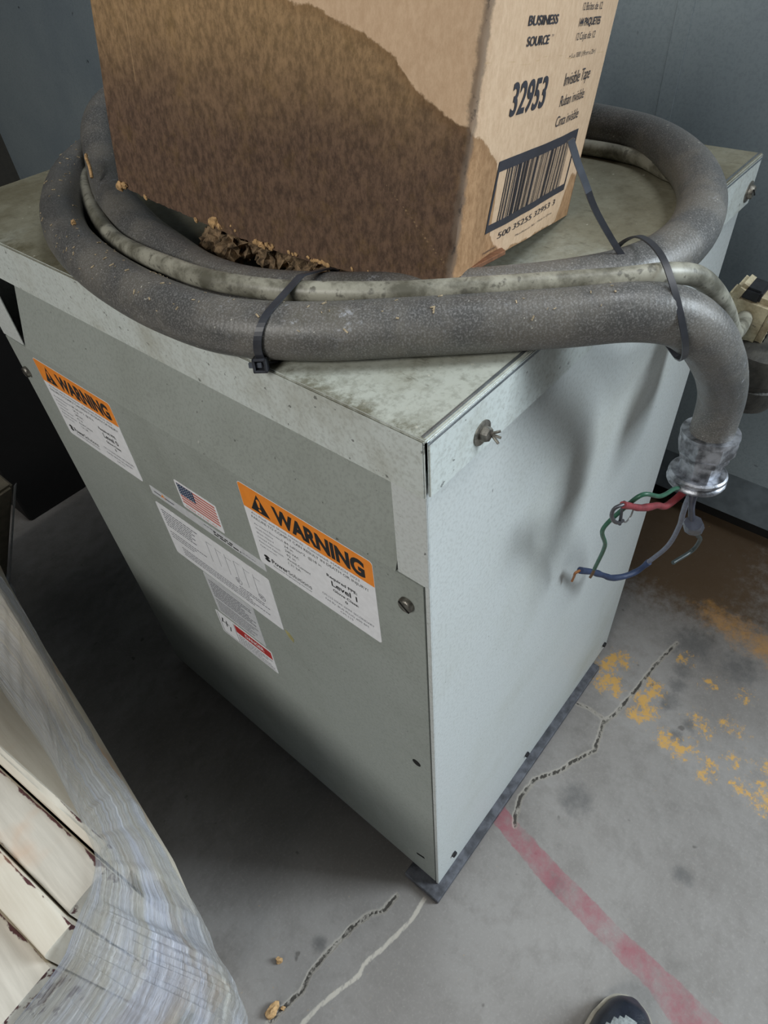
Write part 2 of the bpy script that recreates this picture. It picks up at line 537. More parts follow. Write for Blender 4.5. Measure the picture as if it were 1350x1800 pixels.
crack = np.minimum.reduce([
    seg_dist(X, Y, [(.586, -.095), (.518, -.084), (.451, -.079), (.393, -.072), (.367, -.064), (.315, -.076), (.276, -.057), (.253, -.05), (.217, -.026), (.18, -.023), (.15, -.032), (.139, -.039)]),
    seg_dist(X, Y, [(.371, -.01), (.376, -.034), (.374, -.059)]) + .0008,
    seg_dist(X, Y, [(-.046, .039), (-.071, .041), (-.087, .053), (-.113, .062), (-.134, .064), (-.163, .069), (-.189, .07), (-.211, .064), (-.227, .069), (-.245, .071), (-.262, .074)])])
put('crack', crack)
put('scrape', seg_dist(X, Y, [(-.024, .006), (-.054, .004), (-.079, .008), (-.109, .014), (-.136, .021), (-.15, .018), (-.183, .029), (-.208, .036), (-.234, .04)]))
RL = [(.16, .1), (.121, -.016), (.095, -.118), (.084, -.201), (.074, -.277), (.059, -.313), (.02, -.55), (-.02, -1)]
RR = [(.19, .1), (.146, -.034), (.128, -.135), (.112, -.236), (.107, -.308), (.098, -.361), (.06, -.6), (.02, -1)]
yl = lambda P_: np.interp(Y, [p[1] for p in P_][::-1], [p[0] for p in P_][::-1])
put('red', np.where(Y < .02, np.minimum(X - yl(RL), yl(RR) - X), -.05))
ye = [(.468, -.018), (.487, -.024), (.448, -.039), (.498, -.035), (.434, -.03), (.436, -.05), (.472, -.105), (.445, -.097), (.415, -.101), (.432, -.113), (.477, -.102), (.402, -.155), (.399, -.175), (.396, -.186), (.465, -.18), (.454, -.199), (.488, -.218), (.485, -.237), (.413, -.192), (.405, -.227), (.435, -.251), (.401, -.272), (.395, -.291), (.422, -.298), (.407, -.307), (.451, -.292), (.382, -.227), (.562, -.121), (.545, -.172), (.553, -.226), (.39, -.31), (.43, -.33), (.40, -.35), (.44, -.38)]
y_ = np.zeros_like(X)
for k, (a, b) in enumerate(ye):
    y_ = np.maximum(y_, (.8 if k < 13 else .6) * np.exp(-((X - a) ** 2 + (Y - b) ** 2) / (2 * (.015 if k < 13 else .014) ** 2)))
put('yellow', y_)
sm = lambda a, lo, hi: np.clip((a - lo) / (hi - lo), 0, 1)
put('rust', sm(X, .58, .72) * sm(Y, -.34, -.1) * .85)
oc = [(.69, -.06), (.689, -.106), (.682, -.16), (.676, -.212), (.68, -.14), (.67, -.185), (.66, -.25), (.66, -.3), (.665, -.22), (.70, -.02)]
o_ = np.zeros_like(X)
for a, b in oc: o_ = np.maximum(o_, .95 * np.exp(-(((X - a) / .03) ** 2 + ((Y - b) / .045) ** 2) / 2))
put('ochre', o_ * sm(-Y, .02, .12))
g_ = np.zeros_like(X)
for a, b, r in [(.537, -.126, .02), (.505, -.13, .018), (.474, -.133, .018), (.417, -.167, .014), (.447, -.174, .012), (.458, -.13, .012), (.60, -.12, .05), (.60, -.2, .04), (.227, -.257, .016), (.105, -.125, .018), (-.158, .084, .012), (.23, -.09, .03)]:
    g_ = np.maximum(g_, .8 * np.exp(-((X - a) ** 2 + (Y - b) ** 2) / (2 * r * r)))
put('grime', g_)
me.materials.append(M['floor'])
fl = bpy.data.objects.new('floor', me); COL.objects.link(fl); fl['kind'] = 'structure'

# ---------------------------------------------------------------- walls
bm = bmesh.new()
box(bm, .9003, .93, -.42, 2.655, .148, 2.6)
bk = bmesh.new(); box(bk, .90, .92, -.42, 2.655, .046, .1479); bevel(bk, .0015, 1); kp = finish('baseboard_back', bk, plain('darkened_kick_plate', lin(120, 132, 141), .5, 0, .15, 30)); kp['kind'] = 'structure'  # kick plate darker than the wall: floor-level shade and dirt in its colour
box(bm, .894, .9002, -.42, 2.655, .148, 2.6)         # upper sheet laps over the kick panel
for y0 in (.2415, 1.45): box(bm, .8925, .894, y0 - .012, y0 + .012, .15, 2.6)
bevel(bm, .0015, 1)
wb = finish('wall_back', bm, M['wall']); wb['kind'] = 'structure'
bm = bmesh.new(); box(bm, .9305, .955, -.8, 2.66, 0, 2.6); o = finish('gap_backing', bm, M['void']); o['kind'] = 'structure'  # black sheet added behind the wall so the gap below stays dark
bm = bmesh.new(); box(bm, -3, 3, 3.2, 3.3, 0, 2.6); o = finish('dark_backing_left', bm, plain('brown_black_backing', lin(34, 30, 22), .8)); o['kind'] = 'structure'  # backing added past the wall's end, the darkness there put into its colour

# ---------------------------------------------------------------- transformer
W_, D_, H_ = .603, .498, .82
tr = empty('transformer', (.25, .3, 0))
tag(tr, 'large grey steel transformer enclosure with warning stickers, carrying a cardboard box and coiled conduit', 'transformer')
bm = bmesh.new()
box(bm, .002, D_, 0, .002, .012, .79)                      # right side sheet
box(bm, 0, .002, 0, .0275, .684, .79)                      # its front return, seen above the crease
box(bm, 0.0005, .003, 0, .004, .012, .79)
box(bm, .002, D_, W_ - .002, W_, .012, .79)
box(bm, 0, .002, W_ - .045, W_, .684, .79)
box(bm, D_ - .002, D_, .002, W_ - .002, .012, .79)
bevel(bm, .0006, 1)
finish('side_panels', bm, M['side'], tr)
bm = bmesh.new(); box(bm, .04, D_ - .01, .01, W_ - .01, .03, .78); finish('dark_interior_block', bm, M['void'], tr)  # black block standing for the shade inside the enclosure
bm = bmesh.new()
# front cover: flat below, folded inwards above the crease to leave the air gap under the lid
prism(bm, [(-.0005, .0045, .02), (-.0005, .0045, .6835), (.0015, .0045, .6835), (.0015, .0045, .02)], (0, W_ - .009, 0))
prism(bm, [(-.0005, .029, .6835), (.032, .029, .795), (.034, .029, .795), (.0015, .029, .6835)], (0, W_ - .029 - .05, 0))
bmesh.ops.recalc_face_normals(bm, faces=bm.faces)
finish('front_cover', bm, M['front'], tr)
# lid
bm = bmesh.new()
o_ = .005; h_ = .0445
vs, fs = box(bm, -o_, D_ + o_, -o_, W_ + o_, H_ - .002, H_)
for (x0, x1, y0, y1) in ((-o_ + .003, D_ + o_ - .001, -o_, -o_ + .002), (-o_ + .003, D_ + o_ - .001, W_ + o_ - .002, W_ + o_)):
    box(bm, x0, x1, y0, y1, H_ - h_, H_ - .001)
for (x0, x1) in ((-o_, -o_ + .002), (D_ + o_ - .002, D_ + o_)):
    box(bm, x0, x1, -o_ + .0015, W_ + o_ - .0015, H_ - h_, H_ - .001)
bevel(bm, .0009, 2)
for f in bm.faces:
    if f.normal.z > .8 and f.calc_center_median().z > H_ - .003: f.material_index = 1
lid = finish('lid', bm, [M['flange'], M['top']], tr)
bm = bmesh.new()                                            # rolled fold on the lid's right edge, its highlight put in as bright metal
pr = [(-o_ + .0042 * (1 - math.cos(a)), H_ - .0042 * (1 - math.sin(a)) + .0003) for a in [math.radians(x) for x in range(-10, 101, 10)]]
ra = [[bm.verts.new((x, y, z)) for y, z in [(p[0] - .0002, p[1]) for p in pr]] for x in (-o_ + .002, D_ + o_)]
for k in range(len(pr) - 1): bm.faces.new([ra[0][k], ra[1][k], ra[1][k + 1], ra[0][k + 1]])
bmesh.ops.solidify(bm, geom=list(bm.faces), thickness=.0004)
finish('lid_fold', bm, plain('fold_highlight', lin(206, 212, 216), .22, .75, .08, 60), tr, True)
bm = bmesh.new(); box(bm, -.018, .452, -.0125, .046, 0, .012); bevel(bm, .001, 1)
finish('base_rail', bm, M['rail'], tr)
bm = bmesh.new(); box(bm, .03, .452, .555, .600, 0, .012); bevel(bm, .001, 1)
finish('base_rail', bm, M['rail'], tr)


def screw(pos, nrm, r, hgt, mat, slot=True, hexa=None, washer=0):
    bm = bmesh.new(); F4 = frame(pos, nrm)
    if washer: lathe(bm, [(washer, 0), (washer, .0008), (washer * .8, .0012)], F4, 24)
    lathe(bm, [(r, 0.0002), (r, hgt * .7), (r * .85, hgt), (r * .3, hgt * 1.05)], F4, 24, 0, hexa)
    if slot:
        F5 = F4 @ Matrix.Rotation(.9, 4, 'Z')
        box(bm, -r * .9, r * .9, -r * .09, r * .09, hgt * .9, hgt * 1.15, 1, F5)
    return finish('screw', bm, [mat, M['void']], tr, True)


screw((-.0005, .0199, .6532), (-1, 0, 0), .0066, .0042, M['zinc'])
screw((-.0005, .5865, .6406), (-1, 0, 0), .0066, .0042, M['zinc'])
screw((-.0005, .0227, .3791), (-1, 0, 0), .0052, .0006, M['void'], False)  # empty hole: flat black disc in place of its shaded recess
bm = bmesh.new(); box(bm, -.0012, -.0004, -.007, .007, -.0016, .0016, 0, Matrix.Translation((0, .0281, .0799)) @ Matrix.Rotation(-.5, 4, 'X'))
finish('drain_slot', bm, M['void'], tr)
s1 = screw((.0495, -.005, .7908), (0, -1, 0), .0052, .0055, M['zinc'], False, 6, .0085)
screw((.4903, -.005, .7903), (0, -1, 0), .0062, .0050, M['zinc'], True, None, .0095)
for x, z in ((.2281, .0356), (.482, .0335), (.0359, .0536)): screw((x, 0, z), (0, -1, 0), .0045, .004, M['dark'], False, 6)
bm = bmesh.new()
for k in range(3):
    F4 = frame((.051 + .001 * k, -.0105, .7915 - .0015 * k), (.5 - .4 * k, -1, .5 - .5 * k)); lathe(bm, [(.0011, 0), (.0009, .006)], F4, 6)
finish('bolt_stub', bm, M['zinc'], tr)
# tape residue and scuffs on the front cover
bm = bmesh.new(); F = Face((-.0005, .2, .45), (0, -1, 0), (0, 0, 1), (-1, 0, 0))
prism(bm, [F.p(a, b, 0) for a, b in [(.002, .012), (.008, .011), (.014, .004), (.012, -.004), (.006, 0), (.003, .006)]], F.n * .0003)
finish('glue_patch', bm, plain('dried_yellow_glue', lin(176, 168, 118), .5), tr)


# labels --------------------------------------------------
def flabel(name, y, z, w__, h__, mats, r=.003, label=None, poly=None):
    """sticker on the front cover whose top-left corner is (y, z)"""
    fc = Face((-.0005, y, z), (0, -1, 0), (0, 0, 1), (-1, 0, 0))
    bm = bmesh.new(); pts = poly or rounded(0, w__, -h__, 0, r)
    prism(bm, [fc.p(a, b, 0) for a, b in pts], fc.n * .0003)
    o = finish(name, bm, mats, tr)
    if label: o['label'] = label
    return o, fc


def warning(y, z, level, lab):
    Wd, Hd = .1515, .1055
    o, fc = flabel('warning_label', y, z, Wd, Hd, M['label'], .0035, lab)
    bm = bmesh.new()
    pts = [p for p in rounded(.0003, Wd - .0003, -.0295 - .004, -.0003, .0035) if p[1] > -.0295] + [(.0003, -.0295), (Wd - .0003, -.0295)]
    pts = [(Wd - .0003, -.0295)] + [p for p in rounded(.0003, Wd - .0003, -.06, -.0003, .0035) if p[1] > -.0295] + [(.0003, -.0295)]
    prism(bm, [fc.p(a, b, .0003) for a, b in pts], fc.n * .00005, 1)
    # alert triangle with exclamation mark
    slab(bm, fc, 0, 0, 0, 0, .00036, .0004, 0, 0, [(.0115, -.0265), (.0355, -.0265), (.0235, -.0045)])
    slab(bm, fc, 0, 0, 0, 0, .00041, .00045, 1, 0, [(.0225, -.0195), (.0245, -.0195), (.0258, -.0115), (.0235, -.0095), (.0212, -.0115)])
    slab(bm, fc, 0, 0, 0, 0, .00041, .00045, 1, 0, [(.0235 + .0018 * math.cos(a), -.0228 + .0018 * math.sin(a)) for a in [k * math.pi / 4 for k in range(8)]])
    write(bm, fc, 'WARNING', .041, -.0245, .1015, .0175, 2, .0004)
    T = lambda t, u, v, w__, c, b=False, mi=0: write(bm, fc, t, u, -v, w__, c, b, .0004, mi)
    T('Arc Flash and Shock Hazards - Calculated: MARCH 2022', .0085, .0345, .127, .0026, mi=2)
    T('FAILURE TO COMPLY CAN RESULT IN DEATH OR INJURY!', .0075, .0405, .136, .0033)
    for i, (a, wa, b, wb_) in enumerate([('Arc Hazard Boundary', .035, '1.84 cal/cm^2  @18 in', .047), ('Work Distance', .023, '24 in', .011), ('Shock Hazard', .022, '240 VAC', .0175), ('Limited Approach', .029, '42 in', .0115), ('Restricted Approach', .032, 'Avoid Contact', .029), ('Fault Current', .022, '1.21 kA', .0155)]):
        T(a, .008, .0485 + i * .0058, wa, .0022, mi=2); T(b, .045 if i else .044, .0485 + i * .0058, wb_, .0031)
    T('Required PPE:', .096, .0560, .034, .0036, True)
    T('Level %s' % level, .1, .0658, .029, .0064, True)
    T('Glove Class:', .1005, .0730, .029, .0033, True); T('0', .1135, .0795, .003, .0033, True)
    # spark logo and company name
    for a0 in (0, math.pi):
        pts = [(.0125 + .0045 * math.cos(a0 + a), -.0925 + .0045 * math.sin(a0 + a)) for a in [k * math.pi / 8 for k in range(1, 8)]]
        slab(bm, fc, 0, 0, 0, 0, .00036, .00042, 0, 0, pts + [(.0125 + .0012 * math.cos(a0 + 3.6), -.0925 + .0012 * math.sin(a0 + 3.6))])
    T('Power', .019, .0945, .0215, .0058, True); T('Solutions', .041, .0945, .030, .0058)
    T('Electrical Engineering Services', .02, .099, .05, .0021, mi=2)
    T('CM-115 HAAS XMFR SECONDARY', .085, .0880, .060, .0026, mi=2)
    T('Fed By: BUS PLUG #50 BM', .088, .0940, .050, .0026, mi=2); T('CM-115', .105, .0995, .015, .0026, mi=2)
    finish('label_print', bm, [M['lblink'], M['orange'], M['smallink']], o)


warning(.2030, .6768, '1', 'orange and white WARNING sticker reading Level 1, nearest the corner')
warning(.5480, .6735, '0', 'orange and white WARNING sticker reading Level 0, at the far left')
# flag sticker
o, fc = flabel('flag_label', .3205, .6145, .0660, .0385, M['label'], .002)
bm = bmesh.new()
for k in range(7): slab(bm, fc, .003, .063, -.0028 - k * .0042 - .0024, -.0028 - k * .0042, .0003, .00036, 1)
slab(bm, fc, .003, .029, -.0187, -.0028, .00037, .00042, 2)
for i in range(5):
    for j in range(6): slab(bm, fc, .0045 + j * .0041, .0062 + j * .0041, -.0055 - i * .0031, -.0042 - i * .0031, .00043, .00046, 3)
finish('flag_print', bm, [M['smallink'], M['flagred'], M['flagblue'], M['plate']], o)
bm = bmesh.new(); write(bm, fc, 'MADE IN THE USA', .006, -.0365, .05, .0028, False, .0004, 0)
finish('label_print', bm, [M['flagred']], o)
rng = random.Random(3)
o, fc = flabel('maker_label', .3850, .5710, .1865, .0130, M['plate'], .0012)
bm = bmesh.new()
slab(bm, fc, .006, .019, -.0075, -.0055, .0003, .00036); slab(bm, fc, .026, .042, -.0075, -.0055, .0003, .00036)
slab(bm, fc, 0, 0, 0, 0, .0003, .00036, 1, 0, [(.018, -.009), (.0225, -.002), (.027, -.009), (.0225, -.0065)])
finish('logo_print', bm, [M['smallink'], M['orange'], M['lblink']], o); bm = bmesh.new()
fineprint(bm, fc, .093, .118, -.0048, 1, .003, .0012, rng, .0003)
fineprint(bm, fc, .108, .150, -.0068, 2, .0036, .0022, rng, .0003, 2)
fineprint(bm, fc, .152, .174, -.0085, 1, .003, .0009, rng, .0003)
finish('label_print', bm, [M['smallink'], M['orange'], M['lblink']], o)
# rating plate
o, fc = flabel('rating_plate', .3880, .5450, .1880, .0870, M['label'], .003)
bm = bmesh.new()
fineprint(bm, fc, .007, .075, -.010, 7, .0042, .0013, rng); fineprint(bm, fc, .007, .075, -.046, 3, .0045, .0011, rng, fill=.6)
fineprint(bm, fc, .02, .17, -.066, 4, .004, .0011, rng); fineprint(bm, fc, .125, .175, -.058, 2, .004, .0011, rng)
for k in range(6):                                          # winding diagram strokes
    u = .085 + k * .015
    slab(bm, fc, u, u + .0006, -.05 + rng.uniform(0, .01), -.012, .0003, .00036)
    slab(bm, fc, u, u + .01, -.0125 - .002 * (k % 3), -.0120 - .002 * (k % 3), .0003, .00036)
for cx in (.128, .165):                                     # certification rings
    for k in range(20):
        a = k * math.pi / 10; b = a + math.pi / 10
        slab(bm, fc, 0, 0, 0, 0, .0003, .00036, 0, 0, [(cx + r_ * math.cos(t_), -.047 + r_ * math.sin(t_)) for r_, t_ in ((.0052, a), (.0052, b), (.0045, b), (.0045, a))])
    fineprint(bm, fc, cx - .003, cx + .003, -.046, 2, .003, .0012, rng)
finish('label_print', bm, [M['smallink']], o)
o, fc = flabel('notice_label', .3400, .4560, .0890, .0780, M['plate'], .002)
bm = bmesh.new(); fineprint(bm, fc, .006, .084, -.012, 8, .0043, .0013, rng); fineprint(bm, fc, .006, .084, -.050, 6, .0043, .0010, rng)
finish('label_print', bm, [M['smallink']], o)
o, fc = flabel('danger_label', .3500, .3735, .1065, .0490, M['label'], .0025, 'white sticker with a red header bar, lowest on the front')
bm = bmesh.new()
slab(bm, fc, .036, .104, -.0195, -.0030, .0003, .00036, 1)
write(bm, fc, 'DANGER', .055, -.0150, .035, .0075, True, .0004, 2)
fineprint(bm, fc, .038, .102, -.025, 5, .0042, .0012, rng)
for q in ([(.010, -.010), (.0125, -.010), (.009, -.022), (.0065, -.022)], [(.017, -.012), (.019, -.012), (.0165, -.026), (.0145, -.026)], [(.011, -.018), (.022, -.018), (.022, -.0195), (.011, -.0195)], [(.023, -.020), (.025, -.020), (.022, -.032), (.020, -.032)]):
    slab(bm, fc, 0, 0, 0, 0, .0003, .00036, 3, 0, q)
for a, b in (((.003, -.0465), (.103, -.0455)), ((.003, -.0465), (.004, -.003)), ((.034, -.045), (.035, -.003))):
    slab(bm, fc, a[0], b[0], a[1], b[1], .0003, .00036, 0)
finish('label_print', bm, [M['smallink'], M['red'], M['label'], M['lblink']], o)

# ---------------------------------------------------------------- conduit coil
r1 = .0176
Z1 = H_ + r1 + .0006
cd = empty('flexible_conduit', (.25, .3, H_))
tag(cd, 'thick grey flexible conduit coiled on the lid, metal connector and loose wires hanging right', 'conduit')
main = [(.2770, -.085, .664), (.2773, -.085, .6849), (.2700, -.085, .717), (.2450, -.0845, .752), (.2130, -.0825, .786), (.1860, -.077, .8135), (.1660, -.065, .8310), (.1455, -.0465, Z1), (.1188, -.0177, Z1), (.0858, .0206, Z1), (.0534, .0602, Z1), (.0211, .1008, Z1),
        (-.0042, .1512, Z1), (-.0105, .201, Z1), (-.0080, .2637, Z1), (.0022, .3244, Z1), (.0202, .3824, Z1), (.061, .4567, Z1), (.1197, .5232, Z1), (.20, .565, Z1), (.29, .56, Z1), (.37, .505, Z1), (.425, .41, Z1), (.452, .30, Z1),
        (.462, .21, Z1), (.4530, .1422, Z1), (.4376, .0794, Z1), (.3919, .0257, Z1), (.3302, -.0120, Z1), (.2617, -.0310, Z1), (.2112, -.0300, Z1), (.1784, -.0186, Z1), (.1425, .0080, Z1), (.1090, .0440, Z1), (.0780, .0840, Z1), (.0520, .1250, Z1), (.0335, .1660, Z1), (.0290, .2100, Z1),
        (.0400, .2700, Z1), (.0542, .3256, Z1), (.0842, .4059, Z1 + .002), (.114, .4620, Z1 + .012), (.148, .5120, Z1 + .028), (.195, .545, Z1 + .0365), (.28, .548, Z1 + .0365), (.37, .52, Z1 + .0365), (.44, .47, Z1 + .037), (.51, .44, Z1 + .02), (.555, .43, .78), (.57, .43, .66), (.572, .43, .5), (.572, .43, .2), (.572, .43, .012)]
hose, HP, HT = tube('conduit_sheath', main, r1, M['hose'], cd, 32, .004, 3)
# connector: axis follows the conduit end
ax = Vector((.06, .04, 1)).normalized()
E0 = Vector((.2770, -.085, .6680))
F4 = frame(E0, -ax, (0, 1, 0))
F4 = F4 @ Matrix.Diagonal((.93, .93, .95, 1))
bm = bmesh.new(); lathe(bm, [(.0225, -.012), (.0250, -.0105), (.0258, -.006), (.0258, .005), (.0235, .009)], F4, 48, 0, 8)
lathe(bm, [(.0252, -.0125), (.0256, -.0100), (.0252, -.0075), (.0225, -.0065)], F4, 40)
finish('gland_nut', bm, M['bright'], cd, True)
bm = bmesh.new(); lathe(bm, [(.0222, .009), (.0230, .012), (.0222, .0155), (.0190, .017), (.0190, .034)], F4, 48, 0, 8)
finish('connector_body', bm, M['bright'], cd, True)
bm = bmesh.new()
lathe(bm, [(.0245, .031), (.0262, .0325), (.0266, .035), (.0245, .037)], F4, 40)
lathe(bm, [(.0240, .037), (.0262, .0385), (.0270, .0405), (.0262, .0425), (.0180, .0430), (.0150, .0455)], F4, 24)
finish('locknut', bm, M['bright'], cd, True)
EB = E0 - ax * .041


def wire(name, pts, r, col, rough=.4, rag=0.0, metal=0, lab=None):
    o, _, _ = tube(name, pts, r, plain(name + '_sleeve', col, rough, metal, .15, 150), cd, 10, .003, 1, rag)
    if lab: o['label'] = lab
    return o


e = EB
wire('green_wire', [e + Vector((.002, .004, .010)), e + Vector((-.012, .006, .000)), (.235, -.080, .6430), (.205, -.078, .657), (.182, -.070, .672), (.178, -.060, .6534), (.1740, -.050, .6290), (.2048, -.045, .574), (.2234, -.035, .5158)], .0019, lin(44, 92, 70), lab='green insulated wire')
wire('wire_end', [(.2234, -.035, .5158), (.2236, -.0345, .509), (.2210, -.0335, .503)], .0014, lin(120, 96, 76), .5, .3, .6)
wire('red_wire', [e + Vector((.003, 0, .010)), e + Vector((-.006, .002, -.004)), (.2400, -.078, .6180), (.2240, -.074, .6290), (.2000, -.070, .643), (.1740, -.066, .6635), (.1577, -.065, .6778)], .0030, lin(134, 48, 54), .7, .3, lab='frayed red wire')
wire('wire_strand', [(.1577, -.065, .6778), (.1500, -.062, .6790), (.1530, -.060, .6680), (.1600, -.060, .6560), (.1750, -.060, .6400), (.1864, -.060, .6330)], .0016, lin(92, 90, 94), .4, .2, .6)
wire('wire_strand', [(.1700, -.062, .6690), (.1750, -.060, .6560), (.1780, -.060, .6450), (.1800, -.060, .6340)], .0014, lin(70, 72, 78), .4, .2)
wire('wire_strand', [(.1864, -.060, .6330), (.1960, -.060, .6230), (.2050, -.060, .6220), (.2070, -.060, .6320), (.1980, -.060, .6440)], .0007, lin(150, 148, 146), .4, 0, .7)
wire('grey_wire', [e + Vector((.004, -.004, .012)), (.2740, -.0865, .6060), (.2870, -.0840, .5740), (.3140, -.0800, .5300), (.3400, -.0700, .4650), (.3370, -.0570, .4330)], .0026, lin(104, 108, 122), .4, lab='grey insulated wire')
wire('blue_wire', [(.3375, -.0580, .4345), (.3336, -.0500, .4160), (.3180, -.0420, .4160), (.3025, -.0350, .4225), (.2780, -.0280, .4470), (.2573, -.022, .4686), (.2384, -.016, .4845)], .0036, lin(46, 60, 92), .6, .3, lab='frayed dark blue wire')
wire('wire_end', [(.2400, -.0160, .4835), (.2340, -.0130, .4830), (.2382, -.0110, .4720), (.2400, -.0090, .4600)], .0015, lin(176, 120, 78), .5, .3, .5)
wire('tape_wrap', [(.2650, -.0900, .6300), (.2560, -.0940, .6150), (.2520, -.0980, .6060), (.2500, -.1005, .6010)], .0034, lin(62, 64, 74), .35, .35)
wire('tape_wrap', [(.2480, -.1010, .6040), (.2530, -.1010, .5970), (.2600, -.1010, .5890), (.2660, -.1000, .5820)], .0080, lin(70, 74, 86), .3, .4, lab='crumpled dark tape bundle')
wire('black_wire', [(.2600, -.1000, .5890), (.2757, -.1000, .5750), (.2960, -.1010, .5560), (.3100, -.1000, .5330), (.3367, -.1000, .5006), (.3430, -.0960, .4760), (.3120, -.0870, .4780)], .0022, lin(52, 62, 62), .4, lab='short dark wire below the tape')

# ---------------------------------------------------------------- thin cable with plug
r2 = .0066
tc = empty('power_cable', (.05, .3, H_))
tag(tc, 'thin pale scuffed cable running beside the thick conduit to a cream connector', 'cable')
zb = H_ + r2 + .0005
thin = [(.392, .005, zb), (.3950, .0349, zb), (.4175, .0732, zb), (.4240, .1038, zb), (.4240, .15, zb), (.418, .22, zb), (.41, .30, zb), (.385, .40, zb), (.33, .475, zb), (.25, .515, zb), (.18, .5260, zb + .002), (.1300, .5150, .8400), (.1150, .4960, .8400), (.0929, .4706, .840), (.0701, .4271, .8380), (.0459, .3712, .8400), (.0277, .3186, .843), (.0158, .2601, .849), (.0109, .2240, .853), (.0100, .1902, .8545), (.0145, .1659, .8545),
        (.0246, .1345, .8545), (.0375, .1087, .8545), (.0637, .0677, .8545), (.0848, .0412, .8545), (.1062, .0155, .8545), (.128, -.0100, .8545), (.1490, -.0345, .8545), (.1680, -.0500, .8535), (.1950, -.0600, .8440), (.2250, -.0660, .8230), (.2550, -.070, .7966), (.2915, -.0700, .7652), (.3200, -.0680, .7450), (.3560, -.0640, .7340), (.3900, -.0580, .7240)]
tube('cable_sheath', thin, r2, M['cable'], tc, 20, .004, 2)
# connector housing hanging at the cable's end
bm = bmesh.new()
Fh = frame((.4000, -.0560, .7150), (-.05, -.12, 1), (1, 0, 0))
box(bm, -.012, .014, -.022, .020, -.042, .030, 0, Fh)
bmesh.ops.bevel(bm, geom=list(bm.edges), offset=.005, segments=2, affect='EDGES')
finish('plug_housing', bm, M['cream'], tc, True)
bm = bmesh.new(); box(bm, -.010, .012, -.006, .011, .024, .036, 0, Fh); bevel(bm, .002, 2); finish('latch', bm, M['dark'], tc, True)
bm = bmesh.new(); box(bm, -.012, .012, .013, .024, .018, .034, 0, Fh @ Matrix.Rotation(.25, 4, 'X')); bevel(bm, .003, 2); finish('hinge_ear', bm, M['cream'], tc, True)
bm = bmesh.new()                                            # raised panel with worn cast lettering
box(bm, -.008, .010, -.0232, -.0215, -.024, .022, 0, Fh)
for k in range(8):
    z0 = -.0205 + k * .0052
    box(bm, -.0045, -.003, -.0240, -.0230, z0, z0 + .0032, 1, Fh); box(bm, .003, .0045, -.0240, -.0230, z0, z0 + .0032, 1, Fh)
    box(bm, -.0045, .0045, -.0240, -.0230, z0 + .0011 * (k % 3), z0 + .0008 + .0011 * (k % 3), 1, Fh)
finish('cast_panel', bm, [M['cream'], M['void']], tc)
bm = bmesh.new(); Fb = frame((.398, -.076, .668), (.08, -.10, 1))
lathe(bm, [(.020, -.030), (.030, -.026), (.0345, -.018), (.0345, -.002), (.0325, -.0005), (.0325, .0035), (.0345, .005), (.0345, .018), (.031, .028), (.018, .034)], Fb, 40)
finish('plug_barrel', bm, plain('dusty_black_rubber', lin(66, 64, 58), .6, 0, .4, 60, .5), tc, True)

# ---------------------------------------------------------------- cable ties


def hull(cs):
    pts = []
    for (cx, cy, r_) in cs:
        for k in range(48):
            a = 2 * math.pi * k / 48; pts.append((cx + r_ * math.cos(a), cy + r_ * math.sin(a)))
    pts = sorted(set(pts))
    cr = lambda o, a, b: (a[0] - o[0]) * (b[1] - o[1]) - (a[1] - o[1]) * (b[0] - o[0])
    lo, up = [], []
    for p in pts:
        while len(lo) > 1 and cr(lo[-2], lo[-1], p) <= 0: lo.pop()
        lo.append(p)
    for p in reversed(pts):
        while len(up) > 1 and cr(up[-2], up[-1], p) <= 0: up.pop()
        up.append(p)
    return lo[:-1] + up[:-1]


def tie_loop(bm, C0, tan, cs, width, th, shear):
    """C0 origin, tan along the hose; cs circles given in (across, up)"""
    tan = Vector(tan).normalized(); up = Vector((0, 0, 1)); ac = tan.cross(up).normalized()
    H = hull(cs); rings = []; n = len(H)
    cxm = sum(c[0] for c in cs) / len(cs); cym = sum(c[1] for c in cs) / len(cs)
    for i, (a, b) in enumerate(H):
        pa, pb = H[i - 1], H[(i + 1) % n]; tx, ty = pb[0] - pa[0], pb[1] - pa[1]; l = math.hypot(tx, ty) or 1
        nx, ny = ty / l, -tx / l
        if nx * (a - cxm) + ny * (b - cym) < 0: nx, ny = -nx, -ny
        sh = shear[0] * a + shear[1] * b
        base = Vector(C0) + ac * a + up * b + tan * sh; nn = ac * nx + up * ny
        rings.append([bm.verts.new(base + tan * s_ * width / 2 + nn * t_) for s_, t_ in ((-1, 0), (1, 0), (1, th), (-1, th))])
    for i in range(n):
        a, b = rings[i], rings[(i + 1) % n]
        for k in range(4): bm.faces.new([a[k], a[(k + 1) % 4], b[(k + 1) % 4], b[k]])
    bmesh.ops.recalc_face_normals(bm, faces=bm.faces)
    return ac


t1 = empty('cable_tie', (.02, .13, H_))
tag(t1, 'black nylon cable tie with square head around the conduit below the box, left of centre', 'cable tie')
bm = bmesh.new()
c1 = Vector((.0100, .1190, Z1)); tn = Vector((.0365, -.0490, 0)).normalized(); ac = tn.cross(Vector((0, 0, 1)))
